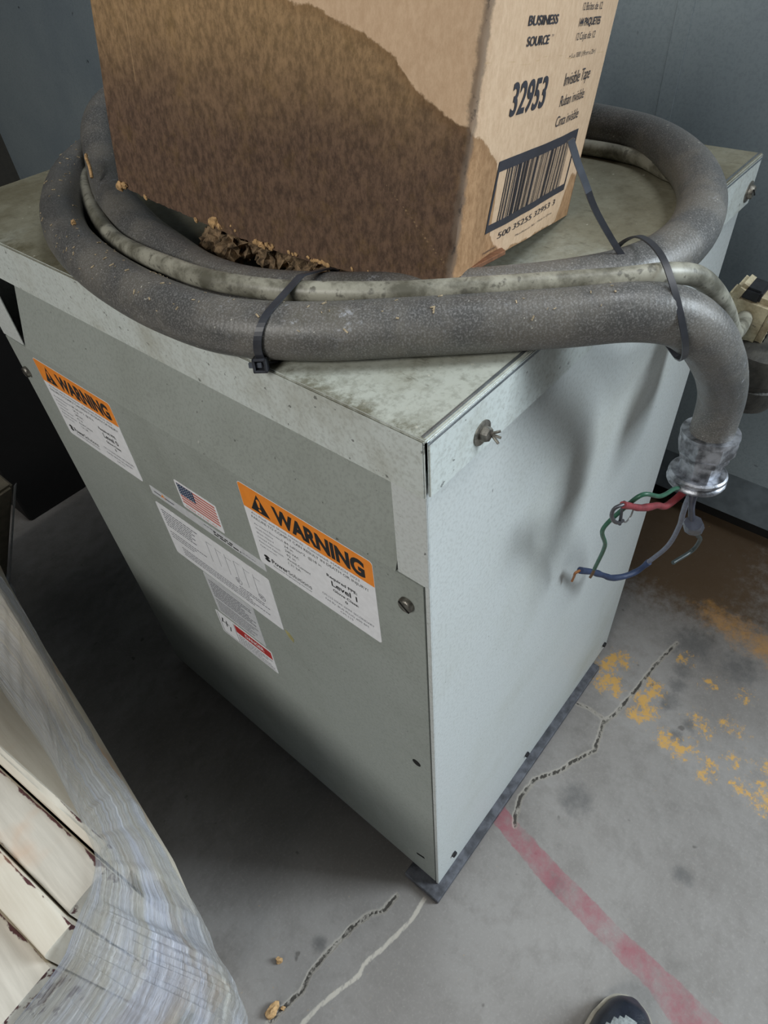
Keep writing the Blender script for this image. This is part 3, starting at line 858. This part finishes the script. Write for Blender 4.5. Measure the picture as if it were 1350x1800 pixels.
# across axis: +ac points to -x side or +x side; find the side of the inner hose
sg = 1 if ac.x > 0 else -1
tie_loop(bm, c1, tn, [(0, 0, r1 + .0004), (sg * .021, .0170, r2 + .0006), (sg * .0385, 0, r1 + .0004)], .0048, .0011, (sg * .55, .12))
finish('strap', bm, M['tie'], t1, False)
bm = bmesh.new()
hb = c1 - ac * sg * (r1 * .86) + Vector((0, 0, -r1 * .72)) - tn * .0105
Fk = frame(hb, -ac * sg + Vector((0, 0, .2)), (0, 0, 1))
for q in ((-.0045, .0045, -.0045, -.0028), (-.0045, .0045, .0028, .0045), (-.0045, -.0028, -.0045, .0045), (.0028, .0045, -.0045, .0045)): box(bm, q[0], q[1], q[2], q[3], -.001, .0058, 0, Fk)
box(bm, -.003, .003, -.003, .003, -.001, .002, 0, Fk)
bevel(bm, .0005, 1); finish('tie_head', bm, M['tie'], t1)
bm = bmesh.new(); box(bm, -.0020, .0015, -.001, .0075, .0015, .0035, 0, Fk); bevel(bm, .0004, 1); finish('cut_tail', bm, M['tiegrey'], t1)

t2 = empty('cable_tie', (.16, -.05, H_))
tag(t2, 'black cable tie at the right edge, long tail standing up before the box', 'cable tie')
bm = bmesh.new()
L2 = [(.1705, -.0700, .8030), (.1580, -.0770, .8110), (.1490, -.0780, .8260), (.1490, -.0710, .8420), (.1560, -.0600, .8550), (.1660, -.0480, .8630), (.1800, -.0330, .8640), (.1910, -.0200, .8600), (.1960, -.0090, .8500), (.1960, -.0040, .8370), (.1950, -.0060, .8230), (.1930, -.0160, .8165), (.1880, -.0400, .8120), (.1800, -.0580, .8050)]
LP = catmull(L2 + [L2[0]], .003)
n = len(LP) - 1; cen = sum((Vector(p) for p in L2), Vector()) / len(L2); rings = []
for i in range(n):
    tg = (LP[(i + 1) % n] - LP[i - 1]).normalized(); out = (LP[i] - cen); out = (out - tg * out.dot(tg)).normalized(); sd = tg.cross(out)
    rings.append([bm.verts.new(LP[i] + sd * a * .0019 + out * b) for a, b in ((-1, 0), (1, 0), (1, .0011), (-1, .0011))])
for i in range(n):
    a, b = rings[i], rings[(i + 1) % n]
    for k in range(4): bm.faces.new([a[k], a[(k + 1) % 4], b[(k + 1) % 4], b[k]])
bmesh.ops.recalc_face_normals(bm, faces=bm.faces)
finish('strap', bm, M['tie'], t2, True)
bm = bmesh.new()
TP = catmull([(.1780, -.0260, .8470), (.1762, -.0220, .8520), (.1710, -.0120, .8664), (.1607, -.0040, .8851), (.1559, .0020, .8998), (.1515, .0060, .9110), (.1479, .0100, .9229)], .003)
rings = []
for i, p in enumerate(TP):
    tg = (TP[min(i + 1, len(TP) - 1)] - TP[max(i - 1, 0)]).normalized(); sd = tg.cross(Vector((-.5, -.5, .3))).normalized(); nn = sd.cross(tg)
    wd = .0018 if i < len(TP) * .62 else .0019
    rings.append([bm.verts.new(p + sd * a * wd + nn * b) for a, b in ((-1, -.0006), (1, -.0006), (1, .0006), (-1, .0006))])
for i, (a, b) in enumerate(zip(rings, rings[1:])):
    for k in range(4): bm.faces.new([a[k], a[(k + 1) % 4], b[(k + 1) % 4], b[k]]).material_index = int(i > len(rings) * .62)
bm.faces.new(rings[0][::-1]); bm.faces.new(rings[-1])
finish('strap_tail', bm, [M['tie'], M['tiegrey']], t2)

# ---------------------------------------------------------------- cardboard box
CB = Vector((.08765, .0458, .8572)); EX = Vector((.9733, .1492, -.1744)); EY = Vector((-.1396, .9880, .0663)); EZ = Vector((.1822, -.0402, .9824))
L1, L2_, HB = .2832, .2075, .235
cb = empty('cardboard_box', CB)
tag(cb, 'cardboard box with dark soaked stain and printed barcode, tilted back on the coiled conduit', 'box')
vbL = lambda u: np.interp(u, [-.01, 0, .011, .033, .049, .063, .078, .1, .1316, .16, .19, .25, .3], [.0768, .0790, .0813, .0913, .1057, .112, .1163, .1224, .126, .150, .20, .30, .40])
vbR = lambda u: np.interp(u, [0, .0106, .0262, .036, .0415, .0444, .0466, .055, .0721, .12, .176, .1795, .19, .2075], [.0765, .0754, .0649, .0600, .050, .0387, .0183, .010, .0022, .001, .001, .012, .034, .030])


def boxface(face, nu, nv, U, V):
    me = bpy.data.meshes.new('f'); bm = bmesh.new()
    st = bm.verts.layers.float.new('stain'); hg = bm.verts.layers.float.new('height')
    g = []
    for i in range(nu + 1):
        row = []
        for j in range(nv + 1):
            u = U * i / nu; v = V * j / nv; p = face(u, v); vt = bm.verts.new(p)
            row.append((vt, u, v))
        g.append(row)
    return bm, st, hg, g


bm = bmesh.new(); st = bm.verts.layers.float.new('stain'); hg = bm.verts.layers.float.new('height')
ps = bm.verts.layers.float.new('printside'); cl_ = bm.verts.layers.float.new('corner'); cr_ = bm.verts.layers.float.new('crease')
NZ = 150
perim = []                                                   # (side, u) walking around the box
NL, NR = 180, 120
for i in range(NL): perim.append(('L', L1 * (1 - i / NL)))
for i in range(NR): perim.append(('R', L2_ * i / NR))
for i in range(NL): perim.append(('B', L1 * i / NL))
for i in range(NR): perim.append(('F', L2_ * (1 - i / NR)))
rows = []
for j in range(NZ + 1):
    v = HB * j / NZ; row = []
    for side, u in perim:
        if side == 'L': a, b = 0, u
        elif side == 'R': a, b = u, 0
        elif side == 'B': a, b = L2_, u
        else: a, b = u, L1
        t = {'L': u / L1, 'R': u / L2_, 'B': u / L1, 'F': u / L2_}[side]
        k = math.sin(math.pi * min(1, max(0, t)))
        bulge = .006 * k * math.sin(math.pi * min(1, v / HB * 1.0 + .05)) + .0012 * noise.noise(Vector((a * 30, b * 30, v * 20)))
        vv = v
        if side == 'L' and v < .03:
            sag = .0135 * math.sin(math.pi * min(1, (u / L1) ** .75)) ** 1.0
            vv = v - sag * (1 - v / .03) + .0009 * noise.noise(Vector((u * 260, 3, 0))) * (v == 0)
        if side == 'L': a -= bulge
        if side == 'R': b -= bulge * .6
        if side == 'B': a += bulge
        if side == 'F': b += bulge
        # crushed, softened near corner
        if side in 'LR':
            d = u
            if d < .012:
                c_ = (1 - d / .012) ** 2 * (.0022 + .0012 * noise.noise(Vector((v * 60, 0, 0)))); a += c_; b += c_
        p = CB + EX * a + EY * b + EZ * vv
        vt = bm.verts.new(p)
        vt[st] = float((vbL(u) if side == 'L' else vbR(u) if side == 'R' else .1) - v); vt[hg] = v
        vt[ps] = 1.0 if side == 'R' and u > .0 else 0.0
        vt[cl_] = u if side in 'LR' else .1
        vt[cr_] = min([abs(u - .1865), abs(u - .2485) + (v > .115) * .1 + (v < .07) * .1, abs((u - .005) * .62 - (v - .010) * .8) + (u > .05) * .1 + (u < .006) * .1]) if side == 'L' else (abs(v - .108 - .02 * (u - .04) - .0015 * math.sin(u * 90)) if side == 'R' else .1)
        row.append(vt)
    rows.append(row)
n = len(perim)
for a, b in zip(rows, rows[1:]):
    for k in range(n): bm.faces.new([a[k], a[(k + 1) % n], b[(k + 1) % n], b[k]])
bm.faces.new(rows[-1]); bm.faces.new(rows[0][::-1])
bmesh.ops.recalc_face_normals(bm, faces=bm.faces)
finish('carton', bm, M['card'], cb, True)
# the printed side follows the slight bulge: print sits just proud of it
FR = Face(CB - EY * .0001, EX, EZ, -EY)


def bulgeR(u, v):
    k = math.sin(math.pi * min(1, max(0, u / L2_)))
    return .6 * (.006 * k * math.sin(math.pi * min(1, v / HB + .05)) + .0012 * noise.noise(Vector((u * 30, 0, v * 20)))) - (max(0, 1 - u / .012) ** 2) * .002


class Bulged(Face):
    def p(s, u, v, h=0): return s.o + s.u * u + s.v * v + s.n * (h + bulgeR(u, v))


FR = Bulged(CB, EX, EZ, -EY)


def dice(u0, u1, v0, v1, bm, slope=0.0, mi=0, h=.0003):
    nu = max(1, int(abs(u1 - u0) / .004)); nv = max(1, int(abs(v1 - v0) / .004))
    g = [[bm.verts.new(FR.p(u0 + (u1 - u0) * i / nu, v0 + (v1 - v0) * j / nv + slope * (u0 + (u1 - u0) * i / nu - .04), h)) for j in range(nv + 1)] for i in range(nu + 1)]
    for i in range(nu):
        for j in range(nv): bm.faces.new([g[i][j], g[i + 1][j], g[i + 1][j + 1], g[i][j + 1]]).material_index = mi


bm = bmesh.new()
sl = .034
T = lambda t, u, v, w__, c, b=False: write(bm, FR, t, u, v, w__, c, b, .00035, 0, sl)
T('BUSINESS', .0445, .1238, .0405, .0042, True); T('SOURCE', .0468, .1148, .0300, .0042, True); T('TM', .080, .1190, .003, .0012)
finish('brand_print', bm, M['ink'], cb); bm = bmesh.new()
T('32953', .0400, .0828, .0500, .0156, True)
finish('item_number_print', bm, M['ink'], cb); bm = bmesh.new()
T('12 Boîtes de 12', .1252, .1318, .0400, .0038); T('144 PAQUETES', .1239, .1240, .0440, .0040, True); T('12 Cajas de 12', .1239, .1170, .0390, .0038)
T('• ¾ x 1000\' (19mm x 25m)', .1175, .1078, .0560, .0026)
T('Invisible Tape', .1179, .0936, .0560, .0070); T('Ruban invisible', .1186, .0822, .0530, .0062); T('Cinta invisible', .1193, .0706, .0495, .0062)
finish('product_print', bm, M['ink'], cb); bm = bmesh.new()
T('500 35255 32953 3', .0594, .0122, .1040, .0040)
finish('barcode_number_print', bm, M['ink'], cb); bm = bmesh.new()
T('Manufacturer No. / Made in China', .092, .0070, .070, .0014)
finish('maker_print', bm, M['ink'], cb); bm = bmesh.new()
T('THB08452H-E', .0399, .0058, .0200, .0014)
finish('fine_print', bm, M['ink'], cb)
bm = bmesh.new()
dice(.0385, .1780, .0540, .0600, bm, sl); dice(.0385, .1780, .0190, .0238, bm, sl)
dice(.0385, .0412, .0190, .0600, bm, sl); dice(.1758, .1780, .0190, .0600, bm, sl)
rb = random.Random(11); u = .0530
pat = []
while u < .1650:
    b_ = rb.choice([.0004, .0005, .0007, .0010, .0014]); dice(u, u + b_, .0238, .0540, bm, sl); u += b_ + rb.choice([.0006, .0009, .0012, .0016])
finish('barcode_print', bm, M['ink'], cb)
# torn paper along the lower front edge
bm = bmesh.new(); rt = random.Random(5)
spots = [(.2815, .0, .004), (.2765, .001, .003), (.2550, -.003, .0018), (.2050, -.0085, .0018), (.1900, -.0080, .0036), (.1870, -.0065, .0038), (.1830, -.0090, .0026)]
spots += [(.150 - k * .0016 + rt.uniform(-.001, .001), -.0135 + rt.uniform(-.001, .002), rt.uniform(.0010, .0024)) for k in range(11)]
spots += [(.121 - k * .003, -.0135 + rt.uniform(-.001, .001), rt.uniform(.0008, .0018)) for k in range(3)]
spots += [(.1040 - k * .0016 + rt.uniform(-.001, .001), -.0130 + rt.uniform(-.001, .001), rt.uniform(.0010, .0019)) for k in range(11)]
spots += [(.0700, -.011, .0012), (.058, -.009, .0007), (.172, -.006, .0009), (.168, -.0085, .001)]
spots.sort(key=lambda q: -q[0])
for n_, (u, v, r_) in enumerate(spots):
    if n_ and spots[n_ - 1][0] - u > .02: finish('torn_edge', bm, M['torn'], cb); bm = bmesh.new()
    p = CB - EX * (.0005 + .003 * math.sin(math.pi * u / L1) * .3) + EY * u + EZ * (v * (.9 if u < .2 else 1))
    mt = Matrix.Translation(p) @ Matrix.Rotation(rt.uniform(0, 3), 4, 'X') @ Matrix.Diagonal((.6, 1.2, .9, 1))
    vv = bmesh.ops.create_icosphere(bm, subdivisions=2, radius=r_, matrix=mt)['verts']
    for q in vv: q.co += (q.co - p) * .5 * noise.noise(q.co * 900)
finish('torn_edge', bm, M['torn'], cb)
bm = bmesh.new()                                             # sagging shreds of the rotten bottom
for k in range(60):
    u = rt.uniform(.045, .215); a = rt.uniform(.006, .03)
    zt = .8635 - rt.uniform(.006, .018)
    p = CB + EX * a + EY * u; p = Vector((p.x, p.y, max(H_ + .004, zt - .010)))
    vv = bmesh.ops.create_icosphere(bm, subdivisions=3, radius=rt.uniform(.005, .0105), matrix=Matrix.Translation(p))['verts']
    for q in vv:
        q.co += (q.co - p) * (.9 * noise.noise(q.co * 220) + .35 * noise.noise(q.co * 700)); q.co.z = max(q.co.z, H_ + .0007)
finish('shredded_bottom', bm, M['lint'], cb, True)
bm = bmesh.new()
prism(bm, [(.1120, .0480, .8520), (.1440, .0440, .8520), (.1560, .0540, .8470), (.1280, .0720, .8440)], (0, 0, .0030))
bevel(bm, .0004, 1)
finish('bottom_flap', bm, [plain('brown_board', lin(140, 98, 70), .9, 0, .2, 200)], cb)

# ---------------------------------------------------------------- crumbs lying on hoses and lid
bm = bmesh.new(); rc = random.Random(21)
for k in range(230):
    i = rc.randrange(60, 330); p = HP[i]; T_ = HT[i]; sdv = T_.cross(Vector((0, 0, 1))).normalized(); a = rc.uniform(-1.1, 1.1)
    q = p + (sdv * math.sin(a) + Vector((0, 0, 1)) * math.cos(a)) * (r1 + .0001)
    s_ = rc.choice([.0003, .0004, .0005, .0008]); F5 = frame(q, q - p, (rc.uniform(-1, 1), rc.uniform(-1, 1), .1))
    box(bm, -s_ * rc.uniform(.6, 3), s_ * rc.uniform(.6, 3), -s_ * .6, s_ * .6, 0, s_ * .6, 0, F5)
o = finish('sawdust', bm, plain('pale_crumbs', lin(176, 160, 132), .9, 0, .3, 500)); tag(o, 'fine pale sawdust specks scattered on the thick conduit', 'sawdust', None, 'stuff')


def crumb(p, r_, lab, seed, mat=None, st_=(1, 1, 1)):
    bm = bmesh.new(); vv = bmesh.ops.create_icosphere(bm, subdivisions=2, radius=r_)['verts']
    for q in vv: q.co *= 1 + .6 * noise.noise(q.co * (1.2 / r_) + Vector((seed, 0, 0))); q.co = Vector((q.co.x * st_[0], q.co.y * st_[1], q.co.z * st_[2]))
    zmin = min(q.co.z for q in bm.verts)
    for q in bm.verts: q.co += Vector(p) - Vector((0, 0, zmin))
    o = finish('debris_crumb', bm, mat or M['torn']); tag(o, lab, 'crumb'); return o


crumb((-.249, .078, 0), .0075, 'tan crumb, larger of those on the floor beside the wrapped load', 1, None, (1.5, .8, .7))
crumb((-.206, .111, 0), .0042, 'small round tan crumb alone on the floor between load and transformer', 2)
crumb((-.238, .070, 0), .0026, 'tiny tan crumb next to the larger floor crumb', 3)
crumb((.0440, .0960, H_ + 2 * r1 - .0036), .0028, 'tan crumb on the thick conduit just right of the left cable tie', 4)
crumb((.012, .345, H_ + 2 * r1 - .0005), .0020, 'tan crumb on the outer conduit left of the box', 5)
bm = bmesh.new()
tube('wood_splinter', [(.083, .430, .8720), (.078, .422, .8715), (.0740, .4130, .8680), (.0700, .4080, .8610)], .0014, M['torn'])
tag(bpy.data.objects['wood_splinter'], 'curled tan splinter lying across the inner conduit at the box corner', 'splinter')
bm.free()

# ---------------------------------------------------------------- wrapped load of planks, bottom left
ang = math.radians(6)
Rp = Matrix.Translation((-.262, .15, 0)) @ Matrix.Rotation(ang, 4, 'Z')


def plank(x0, x1, y0, y1, z0, z1, mat, lab, group=None, name='plank'):
    bm = bmesh.new(); ed = bm.verts.layers.float.new('edge')
    nx, ny = 6, 90
    # shell built as a lengthwise loft so paint can chip along the upper right edge
    prof = [(x1, z0, 0), (x1, z1 - .004, .0), (x1 - .0012, z1 - .0008, .33), (x1 - .005, z1, .10), ((x0 + x1) / 2, z1 + .0006, 0), (x0 + .004, z1, .02), (x0 + .001, z1 - .0012, .18), (x0, z1 - .005, 0), (x0, z0, 0)]
    rows_ = []
    for j in range(ny + 1):
        y = y0 + (y1 - y0) * j / ny; r_ = []
        for x, z, e_ in prof:
            w_ = .0009 * noise.noise(Vector((x * 40, y * 50, z * 30))) if e_ > 0 else 0
            v_ = bm.verts.new(Rp @ Vector((x + w_, y, z + w_))); v_[ed] = e_; r_.append(v_)
        rows_.append(r_)
    m_ = len(prof)
    for a, b in zip(rows_, rows_[1:]):
        for k in range(m_): bm.faces.new([a[k], a[(k + 1) % m_], b[(k + 1) % m_], b[k]])
    bm.faces.new(rows_[0][::-1]); bm.faces.new(rows_[-1])
    bmesh.ops.recalc_face_normals(bm, faces=bm.faces)
    o = finish(name, bm, mat, None, True); tag(o, lab, 'plank', group); return o


# pallet
pal = empty('pallet', Rp @ Vector((-.3, .4, 0)))
tag(pal, 'wooden pallet under the film-wrapped stack of planks', 'pallet')
for k in range(7):
    bm = bmesh.new(); box(bm, -.72, .0, -.01 + k * .13, .08 + k * .13, .096, .118, 0, Rp); bevel(bm, .002, 1); finish('deck_board', bm, M['wood'], pal)
for x in (-.70, -.35, -.02):
    bm = bmesh.new(); box(bm, x - .03, x + .015, -.01, .88, .0, .096, 0, Rp); bevel(bm, .002, 1); finish('stringer', bm, M['wood'], pal)
G = 'planks stacked under stretch film'
plank(.0065, .018, .012, .86, .262, .459, M['plankcream'], 'plain cream plank running under the edge of the clear film', G)
plank(-.0365, .0045, .0, .86, .262, .452, M['plank'], 'white painted plank with dark chipped upper edge, second from the film side', G)
plank(-.0660, -.0385, -.012, .86, .262, .457, M['plankcream'], 'narrow cream painted plank, third from the film side', G)
plank(-.240, -.0680, -.014, .86, .262, .441, M['plank'], 'broad greyish plank at the left frame edge', G)
bm = bmesh.new(); ed = bm.verts.layers.float.new('edge')
prism(bm, [(-.2500, .150, .262), (-.2360, .135, .262), (-.2190, .200, .262), (-.2040, .300, .262), (-.1810, .450, .262), (-.1630, .580, .262), (-.1360, .740, .262), (-.1100, .860, .262), (-.3180, .860, .262)], (0, 0, .130))
bmesh.ops.bevel(bm, geom=list(bm.edges), offset=.002, segments=2, affect='EDGES')
tag(finish('plank', bm, M['plankcream'], None, True), 'tapering cream board wholly under the film, on the transformer side of the stack', 'plank', G)
for k, (x0, x1) in enumerate(((-.24, -.135), (-.13, -.035), (-.03, .010))):
    plank(x0, x1, (.05, .05, .04)[k], .80, .119, .255, M['wood'], ['bare wooden timber low in the wrapped stack, leftmost', 'bare wooden timber low in the wrapped stack, in the middle', 'bare wooden timber low in the wrapped stack, nearest the transformer'][k], 'timbers low in the wrapped stack', 'timber')

# stretch film
A = [(-.160, .90, .462), (-.205, .55, .463), (-.2300, .3916, .4635), (-.2371, .2831, .4635), (-.2462, .2202, .4635), (-.2517, .1904, .4635), (-.2590, .1600, .4625), (-.2740, .1440, .4600), (-.2900, .1340, .4600), (-.3060, .1230, .4600), (-.3157, .1180, .4580), (-.3374, .1180, .4480), (-.3632, .1170, .4430), (-.45, .105, .443)]
B = [(-.055, 1.0, .40), (-.1222, .7628, .40), (-.1497, .6045, .40), (-.1682, .4815, .40), (-.1946, .3239, .40), (-.2095, .2166, .40), (-.2226, .1341, .40), (-.2365, .0594, .40), (-.2458, .0175, .40), (-.2613, -.0012, .40), (-.2874, -.0130, .40), (-.325, -.02, .40), (-.37, -.02, .40), (-.46, -.02, .40)]
Bm = [tuple((np.array(a) * .58 + np.array(b) * .42) * np.array([1, 1, 0]) + np.array([0, 0, a[2] * .75 + b[2] * .25 + .004])) for a, b in zip(A, B)]
Cc = [(b[0] - .03, b[1] + .015, .22) for b in B]
Dd = [(b[0] - .055, b[1] + .02, .01) for b in B]


def dens(row, n_):
    P_ = catmull(row, .01); L = [0]
    for a, b in zip(P_, P_[1:]): L.append(L[-1] + (b - a).length)
    out = []
    for k in range(n_ + 1):
        t = L[-1] * k / n_; i = max(0, min(len(L) - 2, int(np.searchsorted(L, t)) - 1)); f = (t - L[i]) / (L[i + 1] - L[i] + 1e-9); out.append(P_[i].lerp(P_[i + 1], min(1, max(0, f))))
    return out


def pairrows(rows_, n_):
    # sample all rows at the same control parameter so that paired points stay paired
    out = []
    for r_ in rows_:
        q = []
        for k in range(n_ + 1):
            t = (len(r_) - 1) * k / n_; i = min(len(r_) - 2, int(t)); f = t - i
            p0 = Vector(r_[max(i - 1, 0)]); p1 = Vector(r_[i]); p2 = Vector(r_[i + 1]); p3 = Vector(r_[min(i + 2, len(r_) - 1)])
            q.append(.5 * ((2 * p1) + (p2 - p0) * f + (2 * p0 - 5 * p1 + 4 * p2 - p3) * f * f + (3 * p1 - 3 * p2 + p3 - p0) * f ** 3))
        out.append(q)
    return out


NU, NV = 260, 70
ctrl = pairrows([A, Bm, B, Cc, Dd], NU)
bm = bmesh.new(); uvl = bm.loops.layers.uv.new('UVMap'); g = []
for i in range(NU + 1):
    col_ = [c[i] for c in ctrl]; P_ = []
    for j in range(NV + 1):
        t = 4 * (j / NV) ** 1.1; k = min(3, int(t)); f = t - k
        p0, p1, p2, p3 = col_[max(k - 1, 0)], col_[k], col_[k + 1], col_[min(k + 2, 4)]
        p = .5 * ((2 * p1) + (p2 - p0) * f + (2 * p0 - 5 * p1 + 4 * p2 - p3) * f * f + (3 * p1 - 3 * p2 + p3 - p0) * f ** 3)
        am = math.sin(math.pi * min(1, t / 2)) if t < 1 else 1
        p = p + Vector((1, -.3, .6)) * (.0035 * noise.noise(Vector((i * .11, j * .02, 0))) + .0016 * noise.noise(Vector((i * .4, j * .03, 5)))) * am
        p.z = max(p.z, .003)
        P_.append(bm.verts.new(p))
    g.append(P_)
for i in range(NU):
    for j in range(NV):
        f = bm.faces.new([g[i][j], g[i + 1][j], g[i + 1][j + 1], g[i][j + 1]])
        for lp, (a, b) in zip(f.loops, ((i, j), (i + 1, j), (i + 1, j + 1), (i, j + 1))): lp[uvl].uv = (a / NU, b / NV)
bmesh.ops.recalc_face_normals(bm, faces=bm.faces)
o = finish('stretch_film', bm, M['film'], None, True)
tag(o, 'clear glossy stretch film wrapped around the stack of white planks', 'film')

# ---------------------------------------------------------------- things in the dark on the left
bm = bmesh.new(); box(bm, .016, .62, 1.182, 1.6, 0, .43); bevel(bm, .004, 1)
o = finish('black_cabinet', bm, M['blackcab']); tag(o, 'low black cabinet in the dark behind the left side of the transformer', 'cabinet')
bm = bmesh.new()
prism(bm, [(-.020, .907, .30), (-.30, .88, .30), (-.45, .96, .0), (-.14, 1.0, .0)], (.0, .16, 0)); bevel(bm, .006, 2)
wc = empty('wrapped_carton', (-.25, 1.0, 0)); tag(wc, 'dim carton in glossy film at the left frame edge, behind the planks', 'carton')
finish('carton', bm, plain('dim_board', lin(120, 112, 96), .7), wc)
bm = bmesh.new(); vs = [(-.0175, .902, .303), (-.024, .898, .303), (-.144, .990, .0), (-.137, .996, .0)]
prism(bm, vs, (0, -.002, .001)); finish('film_fold', bm, plain('film_crease', lin(190, 190, 190), .3), wc)

# ---------------------------------------------------------------- shoe at the bottom edge
FWD = Vector((.62, -.10, 0))


def shoe(base, heading, L=.29):
    sh = empty('shoe', base); tag(sh, 'toe of a black and grey sneaker on the concrete at the bottom edge', 'shoe')
    h = Vector(heading).normalized(); s_ = Vector((h.y, -h.x, 0))      # s_: right-hand side
    def outline(t):      # half-widths (inner, outer) along t: 0 toe .. 1 heel
        w_ = np.interp(t, [0, .02, .06, .14, .28, .42, .6, .8, .93, 1], [.006, .018, .027, .036, .043, .042, .036, .034, .030, .012])
        return w_
    def top(t): return np.interp(t, [0, .04, .12, .25, .4, .52, .62, .8, 1], [.026, .040, .050, .056, .072, .092, .098, .098, .090])
    N_ = 48; K = 20
    bm = bmesh.new(); rings = []
    for i in range(N_ + 1):
        t = i / N_; t = t ** 1.3; c = Vector(base) - h * (t * L); w_ = outline(t); tp = top(t); r_ = []
        for k in range(K + 1):
            a = math.pi * k / K; ca, sa = math.cos(a), math.sin(a)
            r_.append(bm.verts.new(c + s_ * (w_ * .97 * (abs(ca) ** .8) * (1 if ca > 0 else -1)) + Vector((0, 0, .016 + (tp - .016) * sa ** .75))))
        rings.append(r_)
    for a, b in zip(rings, rings[1:]):
        for k in range(K): 
            f = bm.faces.new([a[k], a[k + 1], b[k + 1], b[k]])
            q = rings.index(a)
            f.material_index = 1 if ((k - 9.5) / 4.2) ** 2 + ((q - 17) / 9.5) ** 2 < 1 or (q > 17 and 5 < k < 14) else 0  # grey area on the black upper: a reflection put into the colour
    bm.faces.new(rings[0]); bm.faces.new(rings[-1][::-1])
    bmesh.ops.recalc_face_normals(bm, faces=bm.faces)
    finish('upper', bm, [M['shoeblack'], M['shoesheen']], sh, True)
    bm = bmesh.new(); lo, hi = [], []
    ts = [ (i / N_) ** 1.3 for i in range(N_ + 1)]
    pts = [(t, 1) for t in ts] + [(t, -1) for t in reversed(ts)]
    for t, sg_ in pts:
        c = Vector(base) - h * (t * L) + s_ * (sg_ * (outline(t) + .003))
        lo.append(bm.verts.new(c)); hi.append(bm.verts.new(c + Vector((0, 0, .020))))
    n_ = len(pts)
    for k in range(n_): bm.faces.new([lo[k], lo[(k + 1) % n_], hi[(k + 1) % n_], hi[k]])
    bm.faces.new(lo); bm.faces.new(hi[::-1]); bmesh.ops.recalc_face_normals(bm, faces=bm.faces)
    finish('sole', bm, M['shoesole'], sh)
    bm = bmesh.new()
    for k in range(5):
        t = .36 + k * .055; c = Vector(base) - h * (t * L); z = top(t) + .001
        F5 = frame(c + Vector((0, 0, z)), (0, 0, 1), s_); box(bm, -.018, .018, -.003, .003, -.001, .003, 0, F5)
    finish('laces', bm, M['shoesole'], sh)
    # sock and ankle rise from the shoe so that it is worn, not lying empty
    return sh


shoe((.0480, -.2660, 0), (.78, .10, 0), .27)
